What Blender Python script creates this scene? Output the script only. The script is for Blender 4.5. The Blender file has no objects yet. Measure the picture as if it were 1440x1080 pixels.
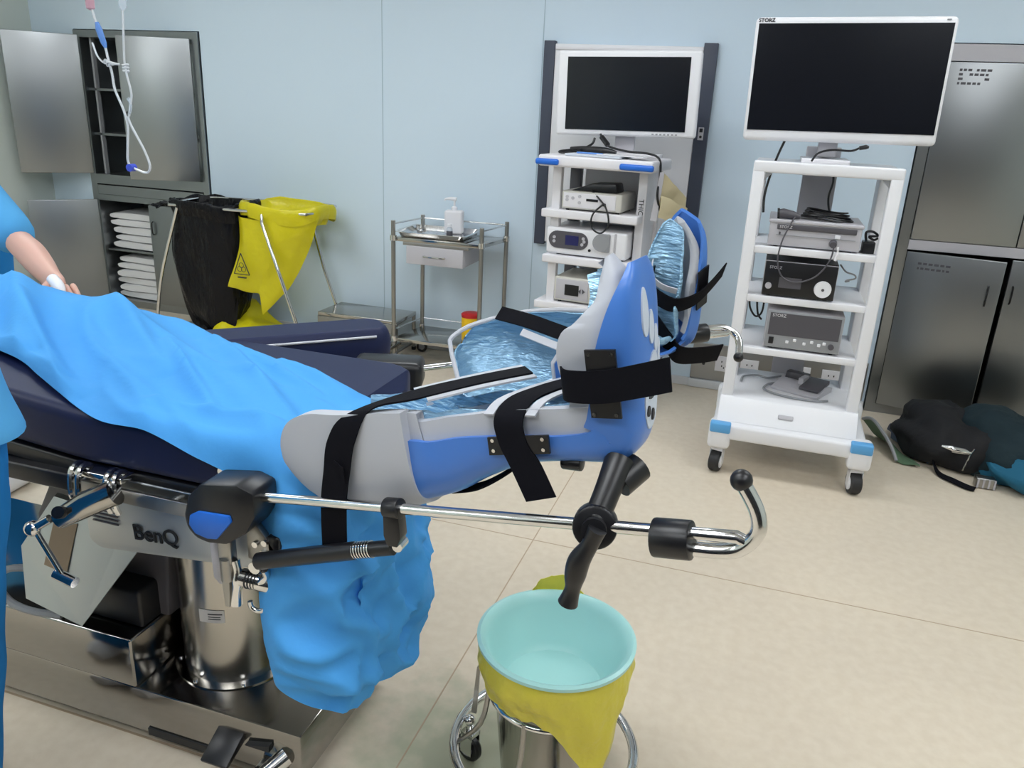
import bpy, bmesh, math, random
from mathutils import Vector, Matrix, noise
random.seed(7)
S = bpy.context.scene
COL = S.collection
PI = math.pi
V = Vector

# ------------------------------------------------------------------ camera, world, lights, exposure
cam = bpy.data.cameras.new('camera'); cam.sensor_width = 36; cam.lens = 36*1110/1440
cam.clip_start = 0.02
camo = bpy.data.objects.new('camera', cam); COL.objects.link(camo)
r_ = V((0.94937241, 0.31098299, 0.04451533)); u_ = V((-0.14251185, 0.30004566, 0.94321947)); f_ = V((-0.27996858, 0.9018105, -0.32917383))
camo.matrix_world = Matrix(((r_.x, u_.x, -f_.x, 0), (r_.y, u_.y, -f_.y, 0), (r_.z, u_.z, -f_.z, 1.5), (0, 0, 0, 1)))
S.camera = camo
wd = bpy.data.worlds.new('world'); S.world = wd; wd.use_nodes = True
wd.node_tree.nodes['Background'].inputs[0].default_value = (0.75, 0.85, 1, 1)
wd.node_tree.nodes['Background'].inputs[1].default_value = 0.3
S.view_settings.view_transform = 'Standard'; S.view_settings.look = 'None'
S.view_settings.gamma = 1; S.view_settings.use_curve_mapping = False
S.view_settings.exposure = 0.86
S.cycles.use_denoising = True
S.cycles.max_bounces = 8
LIGHT_E = 5.2
LIGHTS = [(-3.3, 2.9), (-1.0, 2.9), (1.3, 2.9), (-3.3, 0.6), (-1.0, 0.6), (1.3, 0.6), (-3.3, -0.75), (-1.0, -0.75), (1.3, -0.75)]

# ------------------------------------------------------------------ materials
MATS = {}
def mat(name, rgb, rough=0.5, metal=0.0, spec=0.5, bump=None, alpha=1.0, trans=0.0, emit=None, coat=0.0, sss=0, streak=None, vary=None, film=0.0):
    m = bpy.data.materials.new(name); m.use_nodes = True
    nt = m.node_tree; b = nt.nodes['Principled BSDF']
    b.inputs['Base Color'].default_value = (*rgb, 1)
    b.inputs['Roughness'].default_value = rough; b.inputs['Metallic'].default_value = metal
    b.inputs['Specular IOR Level'].default_value = spec
    b.inputs['Alpha'].default_value = alpha
    b.inputs['Transmission Weight'].default_value = trans
    b.inputs['Coat Weight'].default_value = coat
    if sss: b.inputs['Subsurface Weight'].default_value = sss; b.inputs['Subsurface Scale'].default_value = 0.01
    if emit: b.inputs['Emission Color'].default_value = (*emit[0], 1); b.inputs['Emission Strength'].default_value = emit[1]
    tc = nt.nodes.new('ShaderNodeTexCoord')
    if bump:
        sc, st, dist = bump[:3]; stretch = bump[3] if len(bump) > 3 else (1, 1, 1)
        mp = nt.nodes.new('ShaderNodeMapping'); mp.inputs['Scale'].default_value = stretch
        n = nt.nodes.new('ShaderNodeTexNoise'); n.inputs['Scale'].default_value = sc; n.inputs['Detail'].default_value = 4
        bp = nt.nodes.new('ShaderNodeBump'); bp.inputs['Strength'].default_value = st; bp.inputs['Distance'].default_value = dist
        nt.links.new(tc.outputs['Object'], mp.inputs[0]); nt.links.new(mp.outputs[0], n.inputs['Vector'])
        nt.links.new(n.outputs['Fac'], bp.inputs['Height']); nt.links.new(bp.outputs[0], b.inputs['Normal'])
    if vary:
        sc, amt = vary
        n = nt.nodes.new('ShaderNodeTexNoise'); n.inputs['Scale'].default_value = sc; n.inputs['Detail'].default_value = 6
        nt.links.new(tc.outputs['Object'], n.inputs['Vector'])
        r = nt.nodes.new('ShaderNodeValToRGB'); r.color_ramp.elements[0].position = 0.3; r.color_ramp.elements[1].position = 0.7
        r.color_ramp.elements[0].color = (*[c*(1-amt) for c in rgb], 1); r.color_ramp.elements[1].color = (*[min(1, c*(1+amt)) for c in rgb], 1)
        nt.links.new(n.outputs['Fac'], r.inputs[0]); nt.links.new(r.outputs[0], b.inputs['Base Color'])
    if film:
        tl = nt.nodes.new('ShaderNodeBsdfTranslucent'); tl.inputs[0].default_value = (*rgb, 1); mxs = nt.nodes.new('ShaderNodeMixShader'); mxs.inputs[0].default_value = film
        nt.links.new(b.outputs[0], mxs.inputs[1]); nt.links.new(tl.outputs[0], mxs.inputs[2]); nt.links.new(mxs.outputs[0], nt.nodes['Material Output'].inputs['Surface'])
    MATS[name] = m
    return m
def srgb(r, g, b):
    f = lambda c: (c/255/12.92) if c/255 <= 0.04045 else ((c/255+0.055)/1.055)**2.4
    return (f(r), f(g), f(b))

M_wall = mat('wall paint', srgb(208, 225, 239), 0.42, spec=0.35)
M_wall_l = mat('side wall paint', srgb(206, 214, 208), 0.5)
M_ceil = mat('ceiling white', (0.8, 0.8, 0.8), 0.7)
M_floor = mat('vinyl floor', srgb(222, 205, 178), 0.36, spec=0.4)
M_steel = mat('brushed steel', (0.36, 0.35, 0.33), 0.34, 1.0, bump=(60, 0.03, 0.002, (1, 1, 12)))
M_steeld = mat('dull cabinet steel', (0.32, 0.335, 0.345), 0.32, 1.0, bump=(40, 0.03, 0.002, (8, 1, 1)))
M_chrome = mat('chrome', (0.72, 0.72, 0.72), 0.12, 1.0)
M_polish = mat('polished steel', (0.44, 0.425, 0.40), 0.14, 1.0)
M_dark = mat('dark interior', (0.02, 0.021, 0.022), 0.6)
M_black = mat('black plastic', (0.008, 0.008, 0.01), 0.35)
M_blackm = mat('black webbing', (0.004, 0.004, 0.007), 0.85, spec=0.15, bump=(300, 0.2, 0.002))
M_rubber = mat('dark rubber', (0.02, 0.02, 0.022), 0.6)
M_navy = mat('navy vinyl', (0.006, 0.012, 0.055), 0.5, spec=0.35, bump=(120, 0.05, 0.002))
M_drape = mat('blue nonwoven', srgb(80, 166, 236), 0.7, spec=0.25, bump=(22, 0.22, 0.01), film=0.1, sss=0.0)
M_scrub = mat('blue scrub cloth', srgb(84, 160, 214), 0.85, spec=0.1, bump=(12, 0.3, 0.01))
M_scrubt = mat('blue trouser cloth', srgb(40, 125, 195), 0.85, spec=0.1, bump=(12, 0.3, 0.01))
M_skin = mat('skin', srgb(208, 165, 150), 0.5, sss=0.1)
M_hair = mat('dark hair', (0.01, 0.008, 0.007), 0.6)
M_cap = mat('theatre cap', srgb(60, 150, 150), 0.85)
M_white = mat('white enamel', srgb(232, 232, 236), 0.38, spec=0.4)
M_whitep = mat('white plastic', srgb(226, 224, 228), 0.45)
M_ivory = mat('ivory plastic', srgb(206, 204, 196), 0.45)
M_greyp = mat('grey plastic', srgb(150, 152, 156), 0.45)
M_greyl = mat('light grey front', srgb(186, 184, 190), 0.45)
M_greyd = mat('dark grey panel', srgb(80, 78, 84), 0.45)
M_screen = mat('black screen', (0.006, 0.007, 0.011), 0.22, spec=0.4)
M_strip = mat('slate strip', srgb(62, 68, 84), 0.5)
M_bump = mat('royal blue plastic', srgb(30, 104, 206), 0.4)
M_lblue = mat('light blue plastic', srgb(92, 165, 222), 0.45)
M_shell = mat('boot blue shell', srgb(74, 126, 208), 0.3, spec=0.5)
M_pad = mat('grey boot padding', srgb(186, 189, 197), 0.5, spec=0.4, bump=(14, 0.12, 0.01))
M_foil = mat('crinkled blue film', srgb(150, 192, 222), 0.17, 0.4, spec=0.8, bump=(30, 0.6, 0.02, (1, 1, 3.5)))
M_trim = mat('silver grey trim', srgb(190, 192, 200), 0.35, bump=(60, 0.2, 0.004))
M_yellow = mat('yellow bag film', srgb(222, 210, 24), 0.3, spec=0.5, bump=(14, 0.4, 0.02), film=0.1)
M_yellowf = mat('yellow liner film', srgb(232, 220, 84), 0.28, spec=0.5, bump=(16, 0.6, 0.02), film=0.25)
M_bagblack = mat('black bag film', (0.006, 0.006, 0.008), 0.2, spec=0.2, bump=(9, 0.8, 0.05, (1, 1, .35)))
M_mint = mat('mint basin plastic', srgb(168, 216, 213), 0.3, spec=0.4)
M_sharps = mat('yellow bin plastic', srgb(236, 190, 20), 0.4)
M_red = mat('red lid plastic', srgb(190, 32, 34), 0.4)
M_linen = mat('white linen', srgb(226, 226, 228), 0.9, bump=(20, 0.4, 0.01))
M_clear = mat('clear plastic', srgb(225, 235, 245), 0.15, alpha=0.45)
M_tube = mat('iv tubing', srgb(225, 228, 232), 0.2, alpha=0.9)
M_blueclip = mat('blue clip', srgb(60, 80, 200), 0.4)
M_bluepale = mat('blue grip', srgb(90, 140, 215), 0.4)
M_pink = mat('pale pink plastic', srgb(205, 160, 175), 0.4)
M_paper = mat('paper', srgb(208, 214, 226), 0.7)
M_beige = mat('beige paper', srgb(206, 194, 158), 0.8, bump=(20, 0.3, 0.01))
M_text = mat('dark ink', (0.03, 0.03, 0.035), 0.6)
M_foot = mat('pale print', srgb(205, 214, 228), 0.5)
M_light = mat('light diffuser', (1, 1, 1), 0.5, emit=((0.93, 0.97, 1.0), LIGHT_E))
M_teal = mat('teal cloth', srgb(20, 95, 125), 0.8, bump=(14, 0.4, 0.02))
M_dteal = mat('dark teal cloth', srgb(14, 38, 46), 0.85, bump=(14, 0.4, 0.02))
M_darkc = mat('black cloth', (0.006, 0.006, 0.008), 0.8, bump=(14, 0.4, 0.02))
M_green = mat('olive green cloth', srgb(84, 110, 84), 0.8)
M_seam = mat('seam', srgb(186, 164, 138), 0.7)
M_wseam = mat('wall seam', srgb(168, 190, 204), 0.6)
M_stick = mat('sticker', srgb(215, 212, 210), 0.6)
M_base = mat('white baseboard', srgb(212, 214, 218), 0.5)
M_beam = mat('satin steel panel', (0.50, 0.53, 0.55), 0.42, 1.0)
M_darkrefl = mat('dark reflection panel', (0.012, 0.014, 0.018), 0.25)  # for the added panel that the steel fronts mirror
M_col = mat('brushed column steel', (0.50, 0.48, 0.45), 0.22, 1.0)
M_bsteel = mat('dark polished base steel', (0.33, 0.32, 0.305), 0.11, 1.0)
M_tan = mat('tan notice film', srgb(150, 128, 104), 0.4)
M_brass = mat('rusty steel plate', (0.34, 0.30, 0.27), 0.38, 1.0)
M_panel = mat('steel outlet panel', (0.4, 0.4, 0.4), 0.3, 1.0)
M_red2 = mat('stain', srgb(190, 175, 140), 0.5)

def crease_bump(m, sc, st, dist):
    nt = m.node_tree; b = nt.nodes['Principled BSDF']; tc = nt.nodes.new('ShaderNodeTexCoord')
    n = nt.nodes.new('ShaderNodeTexNoise'); n.noise_type = 'RIDGED_MULTIFRACTAL'; n.inputs['Scale'].default_value = sc; n.inputs['Detail'].default_value = 3; n.inputs['Distortion'].default_value = .6
    bp = nt.nodes.new('ShaderNodeBump'); bp.inputs['Strength'].default_value = st; bp.inputs['Distance'].default_value = dist
    nt.links.new(tc.outputs['Object'], n.inputs['Vector']); nt.links.new(n.outputs['Fac'], bp.inputs['Height'])
    for l in list(nt.links):
        if l.to_socket == b.inputs['Normal']: nt.links.new(l.from_socket, bp.inputs['Normal']); break
    nt.links.new(bp.outputs[0], b.inputs['Normal'])
crease_bump(M_drape, 5, .30, .012); crease_bump(M_yellowf, 7, .4, .012); crease_bump(M_yellow, 4, .25, .012)
# floor: procedural colour with faint flecks and stains near the bucket
def floor_nodes():
    nt = M_floor.node_tree; b = nt.nodes['Principled BSDF']; tc = nt.nodes.new('ShaderNodeTexCoord')
    n1 = nt.nodes.new('ShaderNodeTexNoise'); n1.inputs['Scale'].default_value = 30; n1.inputs['Detail'].default_value = 8
    n2 = nt.nodes.new('ShaderNodeTexNoise'); n2.inputs['Scale'].default_value = 2.2; n2.inputs['Detail'].default_value = 3
    r = nt.nodes.new('ShaderNodeValToRGB'); r.color_ramp.elements[0].position = 0.35; r.color_ramp.elements[1].position = 0.65
    r.color_ramp.elements[0].color = (*srgb(217, 203, 182), 1); r.color_ramp.elements[1].color = (*srgb(223, 210, 190), 1)
    r2 = nt.nodes.new('ShaderNodeValToRGB'); r2.color_ramp.elements[0].position = 0.4; r2.color_ramp.elements[1].position = 0.62
    r2.color_ramp.elements[0].color = (0.97, 0.97, 0.975, 1); r2.color_ramp.elements[1].color = (1, 1, 1, 1)
    mx = nt.nodes.new('ShaderNodeMixRGB'); mx.blend_type = 'MULTIPLY'; mx.inputs[0].default_value = 1
    for n in (n1, n2): nt.links.new(tc.outputs['Object'], n.inputs['Vector'])
    nt.links.new(n1.outputs['Fac'], r.inputs[0]); nt.links.new(n2.outputs['Fac'], r2.inputs[0])
    nt.links.new(r.outputs[0], mx.inputs[1]); nt.links.new(r2.outputs[0], mx.inputs[2])
    # grey-green worn stain round the kick bucket
    vm = nt.nodes.new('ShaderNodeVectorMath'); vm.operation = 'DISTANCE'; vm.inputs[1].default_value = (-0.50, 1.42, 0)
    nt.links.new(tc.outputs['Object'], vm.inputs[0])
    n3 = nt.nodes.new('ShaderNodeTexNoise'); n3.inputs['Scale'].default_value = 14; n3.inputs['Detail'].default_value = 6
    nt.links.new(tc.outputs['Object'], n3.inputs['Vector'])
    ad = nt.nodes.new('ShaderNodeMath'); ad.operation = 'MULTIPLY_ADD'; ad.inputs[1].default_value = 0.5
    nt.links.new(n3.outputs['Fac'], ad.inputs[0]); nt.links.new(vm.outputs['Value'], ad.inputs[2])
    r3 = nt.nodes.new('ShaderNodeValToRGB'); r3.color_ramp.elements[0].position = 0.36; r3.color_ramp.elements[1].position = 0.60
    r3.color_ramp.elements[0].color = (0.8, 0.8, 0.8, 1); r3.color_ramp.elements[1].color = (0, 0, 0, 1)
    nt.links.new(ad.outputs[0], r3.inputs[0])
    mx2 = nt.nodes.new('ShaderNodeMixRGB'); mx2.inputs[2].default_value = (*srgb(172, 178, 150), 1)
    nt.links.new(r3.outputs[0], mx2.inputs[0]); nt.links.new(mx.outputs[0], mx2.inputs[1])
    nt.links.new(mx2.outputs[0], b.inputs['Base Color'])
floor_nodes()

# ------------------------------------------------------------------ mesh helpers
ORIG = {}
def crom(pts, n):
    """Catmull-Rom through points (tuples of any length), n samples per span."""
    P = [tuple(p) for p in pts]; out = []
    for i in range(len(P)-1):
        p0 = P[max(i-1, 0)]; p1 = P[i]; p2 = P[i+1]; p3 = P[min(i+2, len(P)-1)]
        for k in range(n):
            t = k/n; t2 = t*t; t3 = t2*t
            out.append(tuple(0.5*((2*b)+(-a+c)*t+(2*a-5*b+4*c-d)*t2+(-a+3*b-3*c+d)*t3) for a, b, c, d in zip(p0, p1, p2, p3)))
    out.append(P[-1]); return out

class MB:
    def __init__(s, M=None): s.v = []; s.f = []; s.M = M or Matrix()
    def add(s, vs, fs):
        o = len(s.v); s.v += [s.M @ V(p) for p in vs]; s.f += [tuple(i+o for i in f) for f in fs]; return s
    def box(s, x0, x1, y0, y1, z0, z1, bv=0.0):
        if bv <= 0:
            vs = [(x, y, z) for z in (z0, z1) for y in (y0, y1) for x in (x0, x1)]
            return s.add(vs, [(0, 2, 3, 1), (4, 5, 7, 6), (0, 1, 5, 4), (2, 6, 7, 3), (0, 4, 6, 2), (1, 3, 7, 5)])
        bm = bmesh.new(); bmesh.ops.create_cube(bm, size=1)
        for v in bm.verts: v.co = V(((x0+x1)/2+v.co.x*(x1-x0), (y0+y1)/2+v.co.y*(y1-y0), (z0+z1)/2+v.co.z*(z1-z0)))
        bv = min(bv, 0.49*min(x1-x0, y1-y0, z1-z0))
        bmesh.ops.bevel(bm, geom=bm.edges[:], offset=bv, segments=3, affect='EDGES', profile=0.5)
        bm.verts.index_update(); s.add([v.co.copy() for v in bm.verts], [[v.index for v in f.verts] for f in bm.faces]); bm.free(); return s
    def prism(s, poly, axis, a0, a1):
        """extrude a 2D polygon along axis ('x': poly is (y,z); 'y': (x,z); 'z': (x,y))."""
        f = {'x': lambda p, a: (a, p[0], p[1]), 'y': lambda p, a: (p[0], a, p[1]), 'z': lambda p, a: (p[0], p[1], a)}[axis]
        n = len(poly); vs = [f(p, a0) for p in poly]+[f(p, a1) for p in poly]
        fs = [tuple(range(n)), tuple(range(2*n-1, n-1, -1))]+[(i, i+n, (i+1) % n+n, (i+1) % n) for i in range(n)]
        return s.add(vs, fs)
    def tube(s, pts, r, seg=10, n=1, cap=True):
        P = [V(p) for p in (crom(pts, n) if n > 1 else pts)]; R = r if isinstance(r, (list, tuple)) else None
        if R and n > 1: R = [q[0] for q in crom([(q,) for q in R], n)]
        T = []
        for i in range(len(P)):
            t = P[min(i+1, len(P)-1)]-P[max(i-1, 0)]
            T.append(t.normalized() if t.length > 1e-9 else V((0, 0, 1)))
        a = T[0].orthogonal().normalized(); vs = []; fs = []
        for i, p in enumerate(P):
            a = (a-T[i]*a.dot(T[i])); a = a.normalized() if a.length > 1e-6 else T[i].orthogonal().normalized()
            b = T[i].cross(a); rr = R[i] if R else r
            vs += [p+(a*math.cos(2*PI*k/seg)+b*math.sin(2*PI*k/seg))*rr for k in range(seg)]
        for i in range(len(P)-1):
            for k in range(seg): fs.append((i*seg+k, i*seg+(k+1) % seg, (i+1)*seg+(k+1) % seg, (i+1)*seg+k))
        if cap: fs += [tuple(range(seg-1, -1, -1)), tuple(range((len(P)-1)*seg, len(P)*seg))]
        return s.add(vs, fs)
    def cyl(s, p0, p1, r, r2=None, seg=24): return s.tube([p0, p1], [r, r if r2 is None else r2], seg)
    def ball(s, c, r, seg=14, sc=(1, 1, 1)):
        n = seg//2; prof = [(math.sin(PI*i/n)*r, -math.cos(PI*i/n)*r) for i in range(n+1)]
        return s.lathe([(max(a, 1e-4)*sc[0], b*sc[2]) for a, b in prof], c, seg, ysc=sc[1]/sc[0])
    def lathe(s, prof, c=(0, 0, 0), seg=32, ysc=1.0, close=False):
        vs = []; fs = []; n = len(prof)
        for r, z in prof: vs += [(c[0]+r*math.cos(2*PI*k/seg), c[1]+r*ysc*math.sin(2*PI*k/seg), c[2]+z) for k in range(seg)]
        for i in range(n-1 if not close else n):
            j = (i+1) % n
            for k in range(seg): fs.append((i*seg+k, i*seg+(k+1) % seg, j*seg+(k+1) % seg, j*seg+k))
        if not close: fs += [tuple(range(seg-1, -1, -1)), tuple(range((n-1)*seg, n*seg))]
        return s.add(vs, fs)
    def grid(s, rows, thick=0.0):
        """rows of points -> surface; thick>0 closes it into a solid shell."""
        R = len(rows); C = len(rows[0]); P = [[V(p) for p in row] for row in rows]
        vs = [p for row in P for p in row]; fs = [(i*C+j, i*C+j+1, (i+1)*C+j+1, (i+1)*C+j) for i in range(R-1) for j in range(C-1)]
        if thick:
            N = []
            for i in range(R):
                for j in range(C):
                    du = P[min(i+1, R-1)][j]-P[max(i-1, 0)][j]; dv = P[i][min(j+1, C-1)]-P[i][max(j-1, 0)]
                    q = du.cross(dv); N.append(q.normalized() if q.length > 1e-12 else V((0, 0, 1)))
            o = len(vs); vs = vs+[p-nn*thick for p, nn in zip(vs, N)]
            fs += [(o+a, o+d, o+c, o+b) for a, b, c, d in fs]
            for j in range(C-1):
                fs.append((j+1, j, o+j, o+j+1)); q = (R-1)*C; fs.append((q+j, q+j+1, o+q+j+1, o+q+j))
            for i in range(R-1):
                fs.append((i*C, (i+1)*C, o+(i+1)*C, o+i*C)); q = C-1; fs.append(((i+1)*C+q, i*C+q, o+i*C+q, o+(i+1)*C+q))
        return s.add(vs, fs)
    def ribbon(s, pts, n=6, thick=0.003):
        """pts: (x,y,z, wx,wy,wz) with full width vector."""
        q = crom(pts, n) if n > 1 else pts
        return s.grid([[V(p[:3])-V(p[3:6])/2, V(p[:3]), V(p[:3])+V(p[3:6])/2] for p in q], thick)
    def build(s, name, m, parent=None, smooth=None, bevel=0):
        me = bpy.data.meshes.new(name); o0 = ORIG.get(parent.name, V((0, 0, 0))) if parent else V((0, 0, 0))
        me.from_pydata([tuple(p-o0) for p in s.v], [], s.f); me.materials.append(m)
        bm = bmesh.new(); bm.from_mesh(me)
        if bevel: bmesh.ops.bevel(bm, geom=bm.edges[:], offset=bevel, segments=2, affect='EDGES', profile=0.5)
        bmesh.ops.recalc_face_normals(bm, faces=bm.faces[:]); bm.to_mesh(me); bm.free()
        if smooth is not False:
            for p in me.polygons: p.use_smooth = True
            me.set_sharp_from_angle(angle=math.radians(smooth or 38))
        o = bpy.data.objects.new(name, me); COL.objects.link(o)
        if parent: o.parent = parent; ORIG[o.name] = o0
        else: ORIG[o.name] = V((0, 0, 0))
        return o

def thing(name, label, cat, loc=(0, 0, 0), group=None):
    o = bpy.data.objects.new(name, None); COL.objects.link(o); o.location = loc; o.empty_display_size = 0.1
    o['label'] = label; o['category'] = cat
    if group: o['group'] = group
    ORIG[o.name] = V(loc); return o
def tag(o, label, cat, group=None, kind=None):
    o['label'] = label; o['category'] = cat
    if group: o['group'] = group
    if kind: o['kind'] = kind
    return o
def lab(o, label): o['label'] = label; return o
def struct(o): o['kind'] = 'structure'; return o
def box(*a, bv=0.0): return MB().box(*a, bv=bv)
def yaw(x, y, deg): return Matrix.Translation((x, y, 0)) @ Matrix.Rotation(math.radians(deg), 4, 'Z')
def text(txt, size, M, m, parent, name='lettering', ext=0.0006, bold=0.0):
    cu = bpy.data.curves.new('t', 'FONT'); cu.body = txt; cu.size = size; cu.extrude = ext; cu.align_x = 'CENTER'; cu.align_y = 'CENTER'; cu.offset = bold
    t = bpy.data.objects.new('t', cu); COL.objects.link(t)
    dg = bpy.context.evaluated_depsgraph_get(); me = bpy.data.meshes.new_from_object(t.evaluated_get(dg)); bpy.data.objects.remove(t)
    mb = MB(M); mb.add([v.co.copy() for v in me.vertices], [tuple(p.vertices) for p in me.polygons]); return mb.build(name, m, parent, False)
def face_front(x, y, z, rz=0):  # text plane facing -Y, turned by rz about Z
    return Matrix.Translation((x, y, z)) @ Matrix.Rotation(math.radians(rz), 4, 'Z') @ Matrix.Rotation(PI/2, 4, 'X')
def wav(p, sc, amp): return V(p)+noise.noise_vector(V(p)*sc)*amp
# ------------------------------------------------------------------ the room
XL, XR, YB, YF, ZC = -4.95, 2.9, 4.55, -1.2, 2.8
struct(box(XL-.1, XR+.1, YF-.1, YB+.55, -.1, 0).build('floor', M_floor))
struct(box(XL-.1, XR+.1, YF-.1, YB+.55, ZC, ZC+.1).build('ceiling', M_ceil))
CL = (-4.592, -3.590, 1.872); CR = (.644, 1.86, 1.892)            # openings of the built-in cabinets: x0, x1, top
w = MB()
w.box(XL-.1, CL[0], YB, YB+.55, 0, ZC); w.box(CL[0], CL[1], YB, YB+.55, CL[2], ZC); w.box(CL[1], CR[0], YB, YB+.55, 0, ZC)
w.box(CR[0], CR[1], YB, YB+.55, CR[2], ZC); w.box(CR[1], XR+.1, YB, YB+.55, 0, ZC); w.box(CL[0], CR[1], YB+.45, YB+.55, 0, CR[2])
wall_back = struct(w.build('wall_back', M_wall, smooth=False))
struct(box(XL-.1, XL, YF, YB, 0, ZC).build('wall_left', M_wall_l))
struct(box(XR, XR+.1, YF, YB, 0, ZC).build('wall_right', M_wall_l))
struct(box(XL-.1, XR+.1, YF-.1, YF, 0, ZC).build('wall_front', M_wall_l))
struct(box(-1.9, 2.85, YF, YF+.03, .02, 2.7, bv=.01).build('reflection_panel_1', M_darkrefl)); struct(box(-2.0, 2.9, YF, YF+.02, 2.7, 2.76).build('trim_5', M_steel))  # unseen dark panel and trim, added behind the camera to darken steel reflections
for i, x in enumerate((-2.31, -1.325)):
    struct(box(x-.0025, x+.0025, YB-.0015, YB+.001, .06, ZC).build('trim_%d' % (i+1), M_wseam))
struct(box(CL[1]+.002, -.32, YB-.014, YB, 0, .05, bv=.004).build('baseboard_back', M_base))
struct(box(-.32, .64, YB-.03, YB, 0.002, .05, bv=.004).build('trim_3', M_base))
g = MB(); g.box(-.662, -.658, YF, YB, -.001, .0006); g.box(XL, XR, 2.480, 2.484, -.001, .0006); g.box(XL, -.663, 1.208, 1.214, -.001, .0006)
struct(g.build('trim_4', M_seam, smooth=False))

for x, y in LIGHTS:
    L = thing('ceiling_light', 'white square recessed ceiling light panel above the room', 'light', (x, y, ZC), 'ceiling light panels')
    fr = MB()
    for a in ((-.62, .62, -.32, -.30), (-.62, .62, .30, .32), (-.62, -.60, -.30, .30), (.60, .62, -.30, .30)): fr.box(x+a[0], x+a[1], y+a[2], y+a[3], ZC-.02, ZC)
    fr.build('frame', M_white, L, False); box(x-.6, x+.6, y-.3, y+.3, ZC-.012, ZC-.002).build('diffuser', M_light, L, False)

# ------------------------------------------------------------------ built-in steel cabinet on the left
def handle_slot(name, x, y, z, parent, rz=0, h=.09):
    m = MB(Matrix.Translation((x, y, z)) @ Matrix.Rotation(math.radians(rz), 4, 'Z'))
    m.tube([(0, 0, -h/2), (0, -.014, -h/2+.012), (0, -.014, h/2-.012), (0, 0, h/2)], .004, 8, 3); return m.build(name, M_black, parent)
cabL = thing('steel_cabinet', 'built-in stainless steel cabinet with open doors and white linen inside', 'cabinet', (-4.09, 4.55, 0))
x0, x1, z1 = -4.586, -3.597, 1.866
f = MB(); yF = 4.535; yB = 4.97
f.box(x0, x0+.05, yF, yB, .0, z1); f.box(x1-.045, x1, yF, yB, 0, z1); f.box(x0+.05, x1-.045, yF, yB, 1.822, z1)
f.box(x0+.05, x1-.045, yF, yB, .875, .94); f.box(x0+.05, x1-.045, yF, yB, .76, .80); f.box(x0+.05, x1-.045, yF, yB, 0, .05)
f.build('frame', M_steeld, cabL, False)
box(x0+.05, x1-.045, yB-.015, yB-.005, .05, 1.822).build('back_panel', M_steeld, cabL)
gp = box(x0+.05, x1-.045, yF+.012, yF+.1, .872, .8755); gp.build('gap', M_dark, cabL)
box(x0+.055, x1-.05, yF-.004, yF+.3, .803, .866).build('drawer', M_steeld, cabL)
for z in (1.20, 1.49): box(x0+.05, x1-.045, yF+.03, yB-.015, z, z+.015).build('shelf', M_steeld, cabL)
box(x0+.05, x1-.045, yF+.03, yB-.015, .40, .412).build('shelf', M_steeld, cabL)
box(x0+.1, x0+.115, yF+.03, yF+.06, .94, 1.822).build('post', M_greyp, cabL)
def door(hx, hy, ang, wdt, za, zb, name='door'):
    """panel hinged at (hx, hy), swung so it runs along direction ang (deg)."""
    m = MB(Matrix.Translation((hx, hy, 0)) @ Matrix.Rotation(math.radians(ang), 4, 'Z')); m.box(0, wdt, -.009, .009, za, zb, bv=.004)
    return m.build(name, M_steeld, cabL, 60)
door(-4.535, 4.52, 226, .44, .945, 1.835); door(-4.535, 4.52, 227, .43, .03, .765)
d = door(-3.645, 4.52, 205, .445, .945, 1.825); e = MB(Matrix.Translation((-3.645, 4.52, 0)) @ Matrix.Rotation(math.radians(205), 4, 'Z'))
e.tube([(.42, .009, 1.28), (.42, .022, 1.29), (.42, .022, 1.36), (.42, .009, 1.37)], .004, 8, 3); e.build('handle', M_black, d)
d = box(-4.105, -3.645, 4.520, 4.535, .055, .757, bv=.003).build('door', M_steeld, cabL); handle_slot('handle', -4.075, 4.52, .60, d)
e = MB(Matrix.Translation((-4.535, 4.52, 0)) @ Matrix.Rotation(math.radians(226), 4, 'Z'))

def linen(cx, cy, z, wd, dp, h, seed, rz):
    rnd = random.Random(seed); rows = []; n = 14
    for i in range(n+1):
        u = i/n*2-1; row = []
        for j in range(25):
            a = 2*PI*j/24
            xx = (abs(math.cos(a))**.5)*math.copysign(1, math.cos(a))*wd/2; yy = u*dp/2
            zz = (abs(math.sin(a))**.6)*math.copysign(1, math.sin(a))*h/2*(1-.25*abs(u)**6)
            p = V((xx, yy, zz+h/2)); q = noise.noise_vector(p*9+V((seed, 0, 0)))*.014; q.z = min(abs(q.z), .006)*(1 if zz > 0 else 0) - (0)
            row.append(p+q)
        rows.append(row)
    m = MB(Matrix.Translation((cx, cy, z)) @ Matrix.Rotation(math.radians(rz), 4, 'Z')); m.grid(rows)
    m.add(rows[0][:-1], [tuple(range(24))]); m.add(rows[-1][:-1], [tuple(range(23, -1, -1))])
    return m.build('folded_linen', M_linen)
heights = [('upper', .413, [.055, .05, .06, .05, .05]), ('lower', .051, [.05, .055, .05, .06, .05, .05])]
ordn = ['bottom', 'second from bottom', 'third from bottom', 'fourth from bottom', 'fifth from bottom', 'topmost']
for nm, z, hs in heights:
    for i, h in enumerate(hs):
        o = linen(-4.23+random.uniform(-.02, .02), 4.755, z, .54, .33, h, i*7+len(hs), random.uniform(-4, 4))
        pos = 'topmost' if i == len(hs)-1 else ordn[i]
        tag(o, 'folded white linen, %s of the %s stack in the open left cabinet' % (pos, nm), 'linen', 'folded linens in the left cabinet'); z += h*.98
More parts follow.
